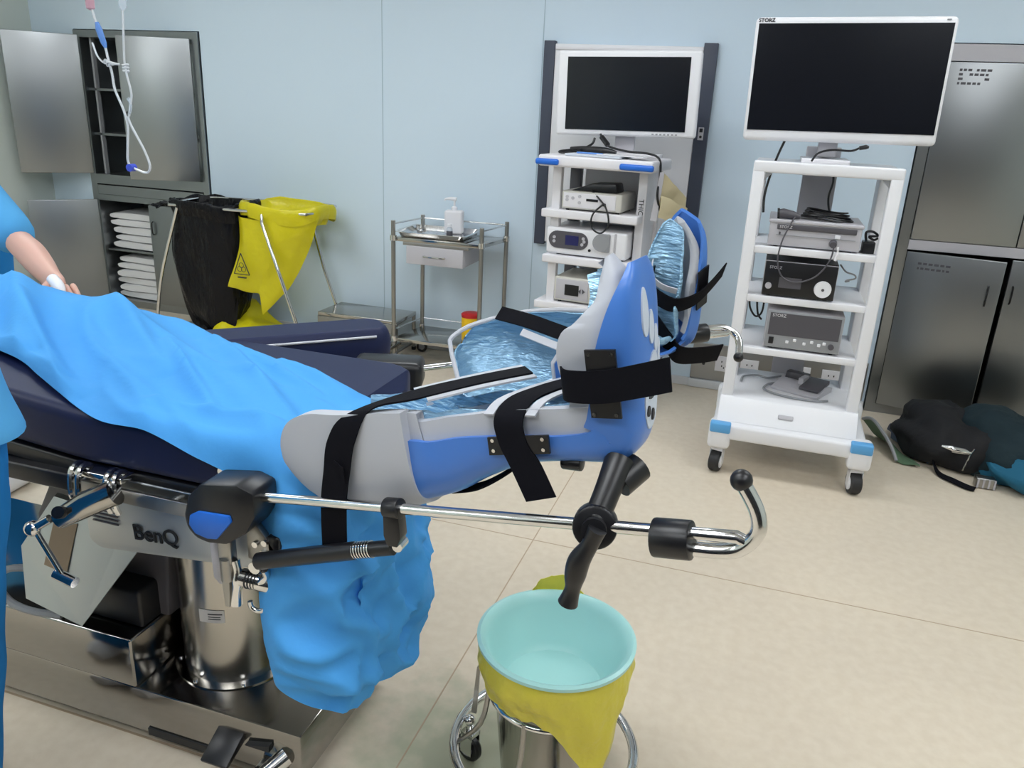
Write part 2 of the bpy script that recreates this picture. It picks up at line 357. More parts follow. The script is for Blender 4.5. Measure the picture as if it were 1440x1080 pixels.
# vague clear bags in the dark upper compartment
for (x, z, s, l) in ((-4.24, 1.22, .13, 'crumpled clear plastic bag on the lower shelf of the dark upper cabinet'), (-4.18, .942, .09, 'small crumpled clear wrapper on the floor of the upper cabinet')):
    m = MB(); m.ball((x, 4.68, z+s*.32), s*.7, 20, (1.2, .9, .45)); m.v = [wav(p, 14, .02) for p in m.v]; m.v = [V((p.x, p.y, max(p.z, z+.001))) for p in m.v]
    tag(m.build('plastic_bag', M_clear), l, 'bag')

# ------------------------------------------------------------------ built-in steel cabinet on the right
cabR = thing('steel_cabinet', 'built-in stainless steel wall cabinet beside white tower, lower door ajar', 'cabinet', (1.2, 4.55, 0))
x0, x1, z1 = .650, 1.850, 1.886
f = MB(); f.box(x0, x0+.05, yF, yB, 0, z1); f.box(x1-.05, x1, yF, yB, 0, z1); f.box(x0+.05, x1-.05, yF, yB, .0, .05)
f.build('frame', M_steeld, cabR, False)
box(x0+.05, x1-.05, yF, yB, 1.81, z1).build('top_rail', M_greyl, cabR, False); box(x0+.05, x1-.05, yF-.006, yB, .905, .955).build('middle_rail', M_greyl, cabR, False)
box(x0+.05, x1-.05, yB-.02, yB-.005, .05, 1.81).build('back_panel', M_dark, cabR)
sm = box(x0+.05, x1-.05, yF+.05, yB-.02, 1.38, 1.395).build('shelf', M_steeld, cabR)
for a, b, hs in ((x0+.053, 1.183, 1), (1.187, x1-.053, -1)):
    d = box(a, b, yF-.010, yF+.006, .958, 1.806, bv=.003).build('door', M_steeld, cabR)
    handle_slot('handle', (b-.03) if hs > 0 else (a+.03), yF-.010, 1.36, d)
    if hs > 0:
        m = MB(); rnd = random.Random(3)
        for r in range(4):
            x = a+.06
            while x < a+.19:
                l = rnd.uniform(.008, .022)
                if rnd.random() < .8: m.box(x, x+l, yF-.0108, yF-.0095, 1.765-r*.02, 1.776-r*.02)
                x += l+.006
        m.build('lettering', M_greyd, d, False)
e = MB(Matrix.Translation((x0+.053, yF-.004, 0)) @ Matrix.Rotation(math.radians(-13), 4, 'Z')); e.box(0, .448, -.009, .009, .055, .895, bv=.003)
d = e.build('door', M_steeld, cabR)
e = MB(Matrix.Translation((x0+.053, yF-.004, 0)) @ Matrix.Rotation(math.radians(-13), 4, 'Z')); e.tube([(.395, -.009, .67), (.395, -.022, .68), (.395, -.022, .76), (.395, -.009, .77)], .004, 8, 3); e.build('handle', M_black, d)
e = MB(Matrix.Translation((x0+.053, yF-.004, 0)) @ Matrix.Rotation(math.radians(-13), 4, 'Z')); rnd = random.Random(5)
for r in range(2):
    x = .06
    while x < .2:
        l = rnd.uniform(.008, .022); e.box(x, x+l, -.0098, -.0088, .835-r*.025, .846-r*.025); x += l+.007
e.build('lettering', M_greyd, d, False)
d = box(1.187, x1-.053, yF-.010, yF+.006, .055, .895, bv=.003).build('door', M_steeld, cabR); handle_slot('handle', 1.215, yF-.010, .72, d)

# ------------------------------------------------------------------ wall console with slate strips
con = thing('wall_console', 'tall white wall panel unit with two slate side strips behind the left monitor', 'panel', (-.84, 4.55, .75))
box(-1.243, -.448, 4.51, 4.549, .77, 1.845, bv=.004).build('panel', M_white, con)
box(-1.306, -1.244, 4.505, 4.549, .754, 1.86, bv=.003).build('side_strip', M_strip, con)
s = box(-.447, -.376, 4.505, 4.549, .70, 1.864, bv=.003).build('side_strip', M_strip, con)
box(-1.24, -.45, 4.50, 4.53, 1.815, 1.83, bv=.003).build('top_lip', M_whitep, con)
sk = box(-.427, -.398, 4.500, 4.506, 1.385, 1.45, bv=.002).build('socket_plate', M_greyl, s)
m = MB(); m.box(-.421, -.404, 4.498, 4.501, 1.425, 1.445); m.cyl((-.412, 4.501, 1.402), (-.412, 4.497, 1.402), .007); lab(m.build('socket', M_black, s), 'black socket')

# ------------------------------------------------------------------ steel outlet panel low on the wall
op = thing('outlet_panel', 'low stainless steel wall panel of sockets behind the white tower', 'socket panel', (.15, 4.55, .05))
box(-.315, .63, 4.535, 4.549, .052, .27, bv=.003).build('plate', M_panel, op)
for x in (-.13, .01, .29, .45):
    o = box(x-.05, x+.05, 4.528, 4.536, .115, .205, bv=.003).build('socket', M_whitep, op)
    m = MB()
    for dx, dz in ((-.014, .014), (.014, .014), (-.012, -.012), (.012, -.012), (0, -.022)): m.box(x+dx-.003, x+dx+.003, 4.5268, 4.5285, .16+dz-.005, .16+dz+.005)
    m.build('pin_hole', M_black, o, False)
m = MB(); m.cyl((-.245, 4.536, .15), (-.245, 4.527, .15), .009); m.build('knob', M_black, op)
# ------------------------------------------------------------------ caster builder (used as a part)
def caster(parent, x, y, rz=0, r=.045, w=.028, top=.13, fork=None, tire=None, hub=None):
    M = Matrix.Translation((x, y, 0)) @ Matrix.Rotation(math.radians(rz), 4, 'Z')
    m = MB(M); pr = [(r-.018, -w/2), (r-.004, -w/2), (r, -w/2+.005), (r, w/2-.005), (r-.004, w/2), (r-.018, w/2)]
    R = M @ Matrix.Translation((0, 0, r)) @ Matrix.Rotation(PI/2, 4, 'Y')
    m = MB(R); m.lathe(pr, (0, 0, 0), 24, close=True); o = m.build('caster', tire or M_rubber, parent)
    h = MB(R); h.cyl((0, 0, -w/2-.003), (0, 0, w/2+.003), r-.017); h.build('hub', hub or M_greyl, o)
    k = MB(M); k.box(-w/2-.006, -w/2-.003, -.014, .02, r*.7, top-.01); k.box(w/2+.003, w/2+.006, -.014, .02, r*.7, top-.01); k.box(-w/2-.006, w/2+.006, -.014, .02, r*2+.004, top-.008); k.cyl((0, .0, top-.02), (0, 0, top), .008, seg=12)
    k.build('fork', fork or M_greyp, o, bevel=.0)
    return o

# ------------------------------------------------------------------ instrument trolley
TR = Matrix.Translation((-2.037, 4.13, 0)) @ Matrix.Rotation(math.radians(1.5), 4, 'Z')
tr = thing('instrument_trolley', 'small stainless steel trolley with drawer and two shelves by the wall', 'trolley', (-1.76, 4.3, 0))
W, D = .535, .33
sk = .05/.33
for i, (x, y) in enumerate(((0, 0), (W, 0), (.045, D), (W+.045, D))):
    m = MB(TR); m.cyl((x, y, .075), (x, y, .868), .0125, seg=16); m.build('post', M_steel, tr)
    m = MB(TR); m.cyl((x, y, .755), (x, y, .785), .019, seg=16); m.cyl((x, y, .155), (x, y, .185), .019, seg=16); m.build('collar', M_chrome, tr)
    p = TR @ V((x, y, 0)); caster(tr, p.x, p.y+.0, 30+40*i, r=.034, w=.022, top=.085)
def sheet(z, name, t=.022):
    m = MB(TR); m.add([(x+yy*sk*1.0, yy, zz) for zz in (z-t, z) for x, yy in ((0, 0), (W, 0), (W, D), (0, D))], [(0, 3, 2, 1), (4, 5, 6, 7), (0, 1, 5, 4), (1, 2, 6, 5), (2, 3, 7, 6), (3, 0, 4, 7)])
    return m.build(name, M_polish, tr, bevel=.002)
sheet(.775, 'top_shelf'); sheet(.175, 'bottom_shelf')
m = MB(TR)
for a, b in (((0, 0), (.045, D)), ((.045, D), (W+.045, D)), ((W+.045, D), (W, 0))):
    m.cyl((*a, .85), (*b, .85), .005, seg=10); m.cyl((*a, .225), (*b, .225), .004, seg=10)
m.build('guard_rail', M_chrome, tr)
dr = MB(TR).box(.085, .43, -.012, .28, .632, .735, bv=.003).build('drawer', M_greyl, tr)
MB(TR).box(.06, .46, -.002, .30, .735, .7525, bv=.002).build('drawer_runner', M_steel, tr)
h = MB(TR); h.tube([(.20, -.012, .683), (.205, -.032, .683), (.315, -.032, .683), (.32, -.012, .683)], .005, 8, 3); h.build('handle', M_chrome, dr)

tray = thing('instrument_tray', 'shallow polished steel tray on the trolley top', 'tray', (-1.85, 4.32, .777))
def rrect(w, d, r, n=5):
    P = []
    for cx, cy, a0 in ((w-r, d-r, 0), (-w+r, d-r, 90), (-w+r, -d+r, 180), (w-r, -d+r, 270)):
        P += [(cx+r*math.cos(math.radians(a0+90*k/n)), cy+r*math.sin(math.radians(a0+90*k/n))) for k in range(n+1)]
    return P
rows = []
for w_, d_, z in ((.165, .125, .0), (.19, .145, .0), (.205, .16, .028), (.222, .176, .029), (.222, .176, .027), (.206, .162, .026), (.192, .147, -.001), (.165, .125, -.0015)):
    q = rrect(w_, d_, .03); rows.append([(x, y, z+.002) for x, y in q]+[(q[0][0], q[0][1], z+.002)])
m = MB(Matrix.Translation((-1.83, 4.315, .777)) @ Matrix.Rotation(math.radians(3), 4, 'Z')); m.grid(rows); m.add([p for p in rows[0][:-1]], [tuple(range(24))]); m.build('pan', M_chrome, tray, 30)
M_tr = Matrix.Translation((-1.83, 4.315, .7795))
m = MB(M_tr); pap = [[V((-.10+.15*i/8, -.06+.16*j/8, .004+.012*noise.noise(V((i*.6, j*.6, 2))))) for j in range(9)] for i in range(9)]
for row in pap:
    for p in row: p.z = abs(p.z)+.002
m.grid(pap, .001); tag(m.build('foil_wrapper', M_clear), 'crumpled clear wrapper lying in the steel tray', 'wrapper')

pb = thing('pump_bottle', 'translucent white pump dispenser bottle on the trolley', 'bottle', (-1.78, 4.42, .777))
c = (-1.78, 4.42, .777)
MB(Matrix.Translation(c) @ Matrix.Rotation(.2, 4, 'Z')).box(-.055, .055, -.035, .035, .003, .14, bv=.014).build('bottle_body', M_whitep, pb)
m = MB(); m.lathe([(.018, .14), (.018, .155), (.013, .16), (.006, .163), (.006, .20)], c, 18); m.build('neck', M_white, pb)
m = MB(); m.tube([(c[0]+.012, c[1], c[2]+.203), (c[0]-.02, c[1]-.005, c[2]+.206), (c[0]-.05, c[1]-.015, c[2]+.203), (c[0]-.055, c[1]-.016, c[2]+.194)], [.012, .01, .006, .005], 10, 3); m.build('pump_head', M_white, pb)
vb = thing('small_bottle', 'small clear vial with dark label standing in the steel tray', 'bottle', (-1.735, 4.24, .78))
m = MB(); m.lathe([(.018, .0), (.018, .05), (.012, .058), (.012, .062)], (-1.735, 4.24, .782), 18); m.build('vial', M_clear, vb)
m = MB(); m.lathe([(.0135, .062), (.0135, .078)], (-1.735, 4.24, .782), 18); m.build('cap', M_white, vb)
m = MB(); m.lathe([(.0186, .012), (.0186, .04)], (-1.735, 4.24, .782), 18); m.build('label_band', M_greyd, vb)
sb = thing('sharps_bin', 'small yellow sharps bin with red lid on the bottom shelf', 'bin', (-1.6, 4.27, .177))
m = MB(); m.lathe([(.049, .002), (.053, .01), (.056, .14), (.054, .15)], (-1.6, 4.27, .176), 28); m.build('bin_body', M_sharps, sb)
m = MB(); m.lathe([(.057, .148), (.058, .165), (.048, .172)], (-1.6, 4.27, .176), 28); m.build('lid', M_red, sb)

# ------------------------------------------------------------------ step stool behind the trolley
st = thing('step_stool', 'low stainless steel step stool between the bag stand and the trolley', 'stool', (-2.3, 4.36, 0))
box(-2.60, -2.06, 4.21, 4.50, .225, .25, bv=.004).build('tread', M_polish, st)
f = MB()
for x in (-2.59, -2.07):
    for y in (4.225, 4.485): f.cyl((x, y, .015), (x, y, .225), .012, seg=12)
    f.cyl((x, 4.225, .05), (x, 4.485, .05), .010, seg=12)
f.cyl((-2.59, 4.485, .05), (-2.07, 4.485, .05), .010, seg=12); f.build('frame', M_steel, st)
f = MB(); f.box(-2.60, -2.06, 4.205, 4.222, .165, .226); f.build('apron', M_steel, st, bevel=.002)
box(-2.5, -2.02, 3.99, 4.20, .115, .135, bv=.003).build('low_tread', M_polish, st)
f = MB()
for x in (-2.49, -2.03):
    f.cyl((x, 4.0, .012), (x, 4.0, .115), .010, seg=12); f.cyl((x, 4.0, .04), (x, 4.225, .04), .008, seg=12)
f.cyl((-2.49, 4.0, .04), (-2.03, 4.0, .04), .010, seg=12); f.build('low_frame', M_steel, st)
f = MB()
for x, y in ((-2.59, 4.225), (-2.07, 4.225), (-2.59, 4.485), (-2.07, 4.485), (-2.49, 4.0), (-2.03, 4.0)): f.cyl((x, y, 0), (x, y, .02), .015, seg=12)
f.build('rubber_foot', M_rubber, st)

# ------------------------------------------------------------------ double bag stand
bs = thing('bag_stand', 'two-bag stand of bent steel tubes with splayed legs', 'stand', (-3.15, 4.3, 0))
r = .011
m = MB(); m.tube([(-3.50, 4.10, .83), (-3.66, 4.10, .42), (-3.74, 4.11, .13), (-3.735, 4.11, .05), (-3.66, 4.11, .018), (-3.5, 4.11, .012), (-3.0, 4.11, .012), (-2.62, 4.11, .012)], r, 12, 6); m.build('front_leg', M_chrome, bs)
m = MB(); m.tube([(-2.89, 4.10, .842), (-2.86, 4.055, .79), (-2.74, 4.05, .45), (-2.61, 4.06, .05), (-2.60, 4.11, .012)], r, 12); m.build('front_leg', M_chrome, bs)
m = MB(); m.tube([(-2.80, 4.47, .84), (-2.70, 4.47, .46), (-2.56, 4.50, .012)], r, 12); m.build('rear_leg', M_chrome, bs)
m = MB(); m.tube([(-3.60, 4.49, .84), (-3.68, 4.49, .46), (-3.72, 4.49, .012)], r, 12); m.build('rear_leg', M_chrome, bs)
m = MB(); m.tube([(-3.56, 4.10, .842), (-3.09, 4.11, .842), (-2.60, 4.12, .855), (-2.58, 4.16, .86), (-2.6, 4.46, .872), (-2.7, 4.485, .872), (-3.5, 4.485, .855), (-3.6, 4.46, .85), (-3.6, 4.14, .842), (-3.56, 4.10, .842)], .009, 10); m.tube([(-3.09, 4.11, .842), (-3.09, 4.485, .86)], .008, 10); m.build('top_hoop', M_chrome, bs)
m = MB(); m.box(-3.68, -2.62, 4.13, 4.47, .012, .022); m.build('floor_shelf', M_steel, bs)

def bag(name, m_, ring, levels, seed, thick=.0015, wob=.02):
    """film bag: list of closed rings (same count) lofted and crumpled."""
    rows = []
    for k, (cx, cy, rx, ry, z, wz) in enumerate(levels):
        row = []
        for j in range(49):
            a = 2*PI*j/48; ca = math.cos(a); sa = math.sin(a)
            p = V((cx+rx*math.copysign(abs(ca)**.7, ca), cy+ry*math.copysign(abs(sa)**.7, sa), z+wz*math.sin(3*a+seed)))
            q = noise.noise_vector(V((ca*2+seed, sa*2, z*5)))*wob + noise.noise_vector(V((ca*6+seed, sa*6, z*3)))*wob*.6
            row.append(tuple(p+V((q.x, q.y, q.z*.5))))
        rows.append(row)
    R = list(zip(*[crom(c_, 5) for c_ in zip(*rows)]))
    R = list(zip(*R))
    m = MB(); m.grid(list(zip(*[crom(c_, 5) for c_ in zip(*rows)])), thick); return m.build(name, m_, smooth=80)
# black bag: cuff over the hoop, then hanging body narrowing to the floor
o = bag('rubbish_bag', M_bagblack, 0, [(-3.35, 4.29, .275, .185, .77, .015), (-3.36, 4.29, .285, .20, .83, .02), (-3.36, 4.29, .272, .20, .868, .01), (-3.36, 4.29, .262, .185, .85, .01), (-3.37, 4.28, .275, .175, .70, 0), (-3.39, 4.27, .265, .16, .5, 0), (-3.38, 4.26, .235, .14, .3, 0), (-3.37, 4.25, .19, .11, .12, .03), (-3.34, 4.23, .12, .07, .055, .02), (-3.34, 4.23, .03, .02, .035, 0)], 1.3, wob=.028)
tag(o, 'black plastic rubbish bag hanging on the stand', 'bag')
# spilled cuff to the left
m = MB(); rows = []
for i in range(12):
    t = i/11; rows.append([V((-3.50-.22*t, 4.12+.16*u-.02*t, .862-.035*t-.015*math.sin(u*9+i)*t-.05*(u-.5)**2))+noise.noise_vector(V((t*5, u*6, 1)))*.014 for u in [k/9 for k in range(10)]])
m.grid(rows, .0015); m.build('loose_cuff', M_bagblack, o, 80)
# yellow bag: cuff and a flat body pulled to a point
rows = []
o = bag('waste_bag', M_yellow, 0, [(-2.83, 4.29, .28, .195, .80, .02), (-2.83, 4.29, .29, .20, .86, .01), (-2.83, 4.29, .275, .19, .89, .012), (-2.83, 4.29, .262, .18, .86, 0), (-2.82, 4.26, .235, .14, .78, 0)], 2.2, wob=.018)
tag(o, 'yellow clinical waste bag hanging on the stand', 'bag')
tops = [(-3.10, 4.16, .80), (-3.02, 4.105, .80), (-2.9, 4.092, .80), (-2.75, 4.10, .81), (-2.6, 4.13, .83), (-2.56, 4.2, .83)]
mids = [(-3.10, 4.15, .60), (-3.04, 4.11, .58), (-2.92, 4.10, .58), (-2.82, 4.10, .58), (-2.70, 4.14, .62), (-2.62, 4.2, .68)]
low = [(-3.19, 4.15, .40), (-3.10, 4.13, .37), (-2.98, 4.13, .36), (-2.92, 4.12, .40), (-2.80, 4.15, .42), (-2.70, 4.19, .50)]
bot = [(-3.21, 4.15, .355), (-3.10, 4.14, .345), (-2.97, 4.14, .34), (-2.945, 4.13, .22), (-2.93, 4.14, .22), (-2.79, 4.18, .37)]
A = [crom(q, 8) for q in (tops, mids, low, bot)]
rows = [crom(c_, 8) for c_ in zip(*A)]
rows = [[wav(p, 7, .012) for p in r] for r in rows]
m = MB(); m.grid(rows, .0015); bd = m.build('bag_body', M_yellow, o, 80)
# printed biohazard-style triangle on the front
m = MB(); P0 = V((-3.045, 4.093, .50))
def seg2(a, b, w=.003): m.tube([P0+V((a[0], -.012, a[1])), P0+V((b[0], -.012, b[1]))], w, 6)
seg2((-.055, -.04), (0, .09)); seg2((0, .09), (.055, -.04)); seg2((-.055, -.04), (.055, -.04)); seg2((-.03, -.06), (.03, -.06), .005)
for k in range(3):
    a = PI/2+k*2*PI/3; cc = (.016*math.cos(a), .0+.016*math.sin(a)); q = [(cc[0]+.016*math.cos(t*PI/5), cc[1]+.016*math.sin(t*PI/5)) for t in range(11)]
    for i in range(10): seg2(q[i], q[i+1], .0018)
m.build('warning_print', M_text, o)
# yellow film lying on the floor shelf
rows = []
for i in range(24):
    u = i/23; row = []
    for j in range(16):
        w_ = j/15; x = -3.32+.62*u; y = 4.02+.09*u+(.42-.12*u)*w_
        z = .03+.07*abs(noise.noise(V((u*5, w_*4, .3))))+(.13*math.exp(-((u-.12)/.2)**2)+.06*(1-u))*w_
        row.append((x, y, z))
    rows.append(row)
m = MB(); m.grid(rows, .002); o = m.build('folded_waste_bag', M_yellow, smooth=80); tag(o, 'crumpled yellow bag lying on the foot of the stand', 'bag')
# ------------------------------------------------------------------ white tower cart on the right
def cable(name, pts, r=.004, m=None, parent=None, n=6):
    mb = MB(); mb.tube(pts, r, 8, n); return mb.build(name, m or M_black, parent)
wc = thing('equipment_tower', 'tall white open-shelf equipment tower on casters beside the right cabinet', 'cart', (.2, 3.7, 0))
X0, X1, Y0, Y1 = -.092, .478, 3.48, 3.93
fr = MB()
for x in (X0, X1-.048): fr.box(x, x+.048, Y0+.001, Y0+.051, .22, 1.312, bv=.006)
fr.box(X0, X1, Y0, Y0+.05, 1.30, 1.346, bv=.008)
fr.build('front_frame', M_white, wc)
for x in (X0+.004, X1-.052):
    m = MB(); m.box(x, x+.048, Y1-.13, Y1, .24, 1.30, bv=.006); m.build('rear_post', M_white, wc)
m = MB(); m.box(X0+.004, X1-.004, Y0+.05, Y1, 1.315, 1.34, bv=.004); m.build('top_shelf', M_white, wc)
for x in (X0+.05, X1-.05):
    s_ = 1 if x < .2 else -1
    m = MB(); m.prism([(x, 1.30), (x+s_*.028, 1.30), (x, 1.27)], 'y', Y0+.01, Y0+.03); m.build('corner_bracket', M_greyp, wc, False)
for z in (.972, .763, .532):
    m = MB(); m.box(X0+.045, X1-.045, Y0+.01, Y1-.02, z, z+.03, bv=.004); m.build('shelf', M_white, wc)
box(.115, .262, 3.94, 3.985, .24, 1.40, bv=.006).build('back_column', M_greyl, wc)
# base: drawer tray with sloping front, then the wheel plate
m = MB(); m.prism([(3.40, .235), (3.47, .33), (3.94, .33), (3.94, .235)], 'x', X0-.005, X1+.005); m.build('base_drawer', M_white, wc, bevel=.006)
m = MB(Matrix.Translation((.19, 3.432, .279)) @ Matrix.Rotation(-.63, 4, 'X')); m.box(-.032, .032, -.008, .004, -.011, .011, bv=.01); m.build('drawer_pull', M_greyl, wc)
m = MB(); m.box(X0-.02, X1+.05, 3.355, 3.96, .165, .235, bv=.014); m.build('base_plate', M_white, wc)
for x, y in ((-.075, 3.395), (.505, 3.395), (-.075, 3.915), (.505, 3.915)):
    m = MB(); m.box(x-.048, x+.048, y-.048, y+.048, .118, .238, bv=.02); o = m.build('corner_foot', M_white, wc)
    if y < 3.6:
        q = MB(); q.box(x-.044, x+.044, y-.052, y-.01, .196, .243, bv=.008); q.build('corner_cap', M_lblue, o)
    caster(wc, x, y-.005 if y < 3.6 else y, -14 if x < 0 else 12, r=.048, w=.045, top=.125, fork=M_white, hub=M_white)
# monitor on its arm
mo = thing('monitor', 'large white flat medical monitor with black screen above the white tower', 'monitor', (.2, 3.75, 1.34))
MM_ = Matrix.Translation((.207, 3.60, 1.66)) @ Matrix.Rotation(math.radians(-1.0), 4, 'Y') @ Matrix.Rotation(math.radians(0), 4, 'X')
m = MB(MM_); m.box(-.367, .367, -.005, .045, -.234, .236, bv=.018); m.build('housing', M_white, mo)
m = MB(MM_); m.box(-.354, .354, -.0075, -.004, -.192, .212); m.build('screen', M_screen, mo, False)
m = MB(MM_); m.box(-.18, .18, .04, .085, -.16, .12, bv=.02); m.build('rear_housing', M_whitep, mo)
m = MB(); m.box(.15, .225, 3.66, 3.72, 1.365, 1.62, bv=.008); m.box(.165, .21, 3.70, 3.96, 1.37, 1.40, bv=.006); m.build('stand_arm', M_greyl, mo)
m = MB(); m.box(.09, .28, 3.60, 3.86, 1.341, 1.36, bv=.005); m.build('stand_foot', M_whitep, mo)
text('STORZ', .020, MM_ @ Matrix.Translation((-.325, -.0055, .2235)) @ Matrix.Rotation(PI/2, 4, 'X'), M_text, mo, bold=.0006)
m = MB(MM_); m.box(.325, .34, -.006, -.004, .221, .226); m.build('power_mark', M_greyp, mo, False)
tag(cable('monitor_cable', [(.02, 3.67, 1.44), (.00, 3.66, 1.38), (-.02, 3.68, 1.30), (-.035, 3.66, 1.2), (-.03, 3.64, 1.125)], .005), 'black cable dropping behind the top bar of the white tower', 'cable')
o = cable('video_cable', [(.13, 3.57, 1.352), (.15, 3.55, 1.385), (.20, 3.55, 1.40), (.27, 3.56, 1.40), (.30, 3.56, 1.412)], .0045); tag(o, 'short black plug cable under the white monitor', 'cable')
m = MB(); m.tube([(.30, 3.56, 1.412), (.325, 3.56, 1.418), (.335, 3.56, 1.418)], [.008, .009, .005], 10); m.build('plug', M_black, o)
tag(cable('power_cable', [(.232, 3.8, 1.31), (.24, 3.8, 1.26), (.232, 3.8, 1.2), (.24, 3.8, 1.15), (.255, 3.8, 1.11)], .0045), 'thin black cable hanging beside the grey back column', 'cable')

# devices in the white tower
d1 = thing('control_unit', 'pale grey video control unit under the cable coil, top of the white tower', 'device', (.17, 3.6, 1.003))
box(.005, .365, 3.505, 3.80, 1.008, 1.108, bv=.006).build('case', M_greyl, d1)
box(.0, .37, 3.50, 3.80, 1.102, 1.116, bv=.004).build('lid', M_greyl, d1)
box(.035, .345, 3.500, 3.506, 1.076, 1.098, bv=.002).build('label_band', M_greyd, d1)
text('STORZ', .016, face_front(.07, 3.4995, 1.087), M_whitep, d1)
box(.035, .345, 3.502, 3.506, 1.052, 1.055).build('seam', M_greyp, d1, False)
box(.265, .285, 3.497, 3.506, 1.055, 1.07, bv=.002).build('button', M_white, d1); box(.045, .052, 3.499, 3.506, 1.055, 1.066).build('button', M_greyd, d1)
m = MB(); m.cyl((.262, 3.506, 1.035), (.262, 3.475, 1.033), .016, .013); m.build('plug', M_greyd, d1)
m = MB()
for x in (.04, .33):
    for y in (3.53, 3.77): m.cyl((x, y, 1.0025), (x, y, 1.009), .01, seg=12)
m.build('foot', M_rubber, d1)
ad = thing('power_adapter', 'small black adapter with coiled lead right of the grey control unit', 'adapter', (.40, 3.6, 1.003))
box(.378, .425, 3.53, 3.60, 1.0035, 1.05, bv=.004).build('body', M_black, ad)
m = MB(); m.tube([(.39, 3.56, 1.05), (.385, 3.56, 1.085), (.41, 3.56, 1.09), (.43, 3.56, 1.075), (.40, 3.57, 1.068), (.42, 3.57, 1.056), (.435, 3.57, 1.066)], .005, 8, 6); m.build('lead', M_black, ad)
cc = thing('camera_head', 'black camera head with coiled cable lying on the grey control unit', 'camera', (.17, 3.6, 1.117))
m = MB(); m.tube([(.035, 3.535, 1.137), (.05, 3.53, 1.139), (.09, 3.53, 1.134), (.12, 3.53, 1.13)], [.017, .02, .017, .009], 16); m.build('head', M_greyd, cc)
m = MB(); m.cyl((.028, 3.535, 1.137), (.037, 3.535, 1.138), .021); m.build('ring', M_black, cc)
m = MB()
for k in range(5):
    q = []
    for i in range(25):
        a = 2*PI*i/24; q.append((.225+(.105-.006*k)*math.cos(a+k), 3.60+(.062-.004*k)*math.sin(a+k), 1.123+.0075*k+.004*math.sin(2*a+k)-.004*math.cos(a+k)))
    m.tube(q, .0038, 6)
m.build('coiled_cable', M_black, cc)
m = MB(); m.tube([(.10, 3.51, 1.13), (.085, 3.488, 1.10), (.062, 3.473, 1.03), (.057, 3.470, .95), (.085, 3.470, .885), (.145, 3.470, .868), (.215, 3.470, .90), (.258, 3.470, .97), (.265, 3.474, 1.03)], .0032, 8, 6); m.build('lead', M_greyd, cc)
m = MB(); m.cyl((.278, 3.468, .972), (.284, 3.468, 1.0), .006); m.cyl((.284, 3.468, 1.0), (.28, 3.468, 1.028), .004); m.build('white_tag', M_white, cc)

d2 = thing('light_source', 'black light source box with a big white dial in the white tower', 'device', (.15, 3.6, .793))
box(.010, .302, 3.50, 3.78, .798, .945, bv=.004).build('case', M_greyl, d2)
box(.012, .300, 3.492, 3.502, .80, .943, bv=.003).build('front_panel', M_black, d2)
box(.012, .300, 3.503, 3.775, .9445, .9485).build('lid', M_black, d2)
m = MB(); m.cyl((.252, 3.493, .845), (.252, 3.476, .845), .035, .033, 32); o = m.build('dial', M_white, d2)
m = MB(); m.cyl((.252, 3.477, .845), (.252, 3.4745, .845), .006, seg=12); m.build('dial_hole', M_greyd, o)
m = MB(); m.cyl((.035, 3.493, .84), (.035, 3.482, .84), .013, seg=24); m.build('knob', M_greyl, d2)
box(.075, .165, 3.4905, 3.493, .835, .88).build('display', M_greyd, d2, False)
text('STORZ', .016, face_front(.055, 3.4915, .918), M_greyl, d2)
m = MB()
for x in (.04, .27):
    for y in (3.53, 3.75): m.cyl((x, y, .7925), (x, y, .799), .01, seg=12)
m.build('foot', M_rubber, d2)
tag(cable('hook_cable', [(.315, 3.62, .935), (.34, 3.6, .91), (.375, 3.6, .9), (.38, 3.6, .885), (.35, 3.6, .875), (.345, 3.6, .868), (.36, 3.6, .872)], .0035, M_greyp), 'small curled grey lead right of the black light source', 'cable')
tag(cable('loose_cable', [(-.035, 3.75, .76), (-.03, 3.74, .69), (.0, 3.74, .645), (.025, 3.74, .66), (.03, 3.74, .71), (.022, 3.75, .76), (.0, 3.75, .73), (.01, 3.74, .66), (.03, 3.75, .63)], .0045), 'black cables looping down left of the lowest grey device', 'cable')

d3 = thing('insufflator', 'grey insufflator box with dark display, third shelf of the white tower', 'device', (.2, 3.6, .563))
box(.05, .362, 3.505, 3.80, .57, .735, bv=.004).build('case', M_greyl, d3)
box(.053, .359, 3.498, 3.506, .572, .733, bv=.003).build('front_panel', M_greyp, d3)
box(.063, .35, 3.4955, 3.4985, .628, .725).build('display', M_greyd, d3, False)
text('STORZ', .018, face_front(.10, 3.495, .714), M_whitep, d3)
box(.07, .09, 3.493, 3.499, .588, .618, bv=.002).build('power_switch', M_black, d3)
for k, x in enumerate((.14, .17, .21, .24, .27, .29)): box(x, x+.013, 3.494, 3.499, .596+.01*(k % 2), .609+.01*(k % 2), bv=.003).build('button', M_white, d3)
m = MB(); m.cyl((.325, 3.499, .603), (.325, 3.488, .603), .012); m.build('outlet', M_greyd, d3)
m = MB()
for x in (.08, .33):
    for y in (3.53, 3.77): m.cyl((x, y, .5615), (x, y, .571), .01, seg=12)
m.build('foot', M_rubber, d3)

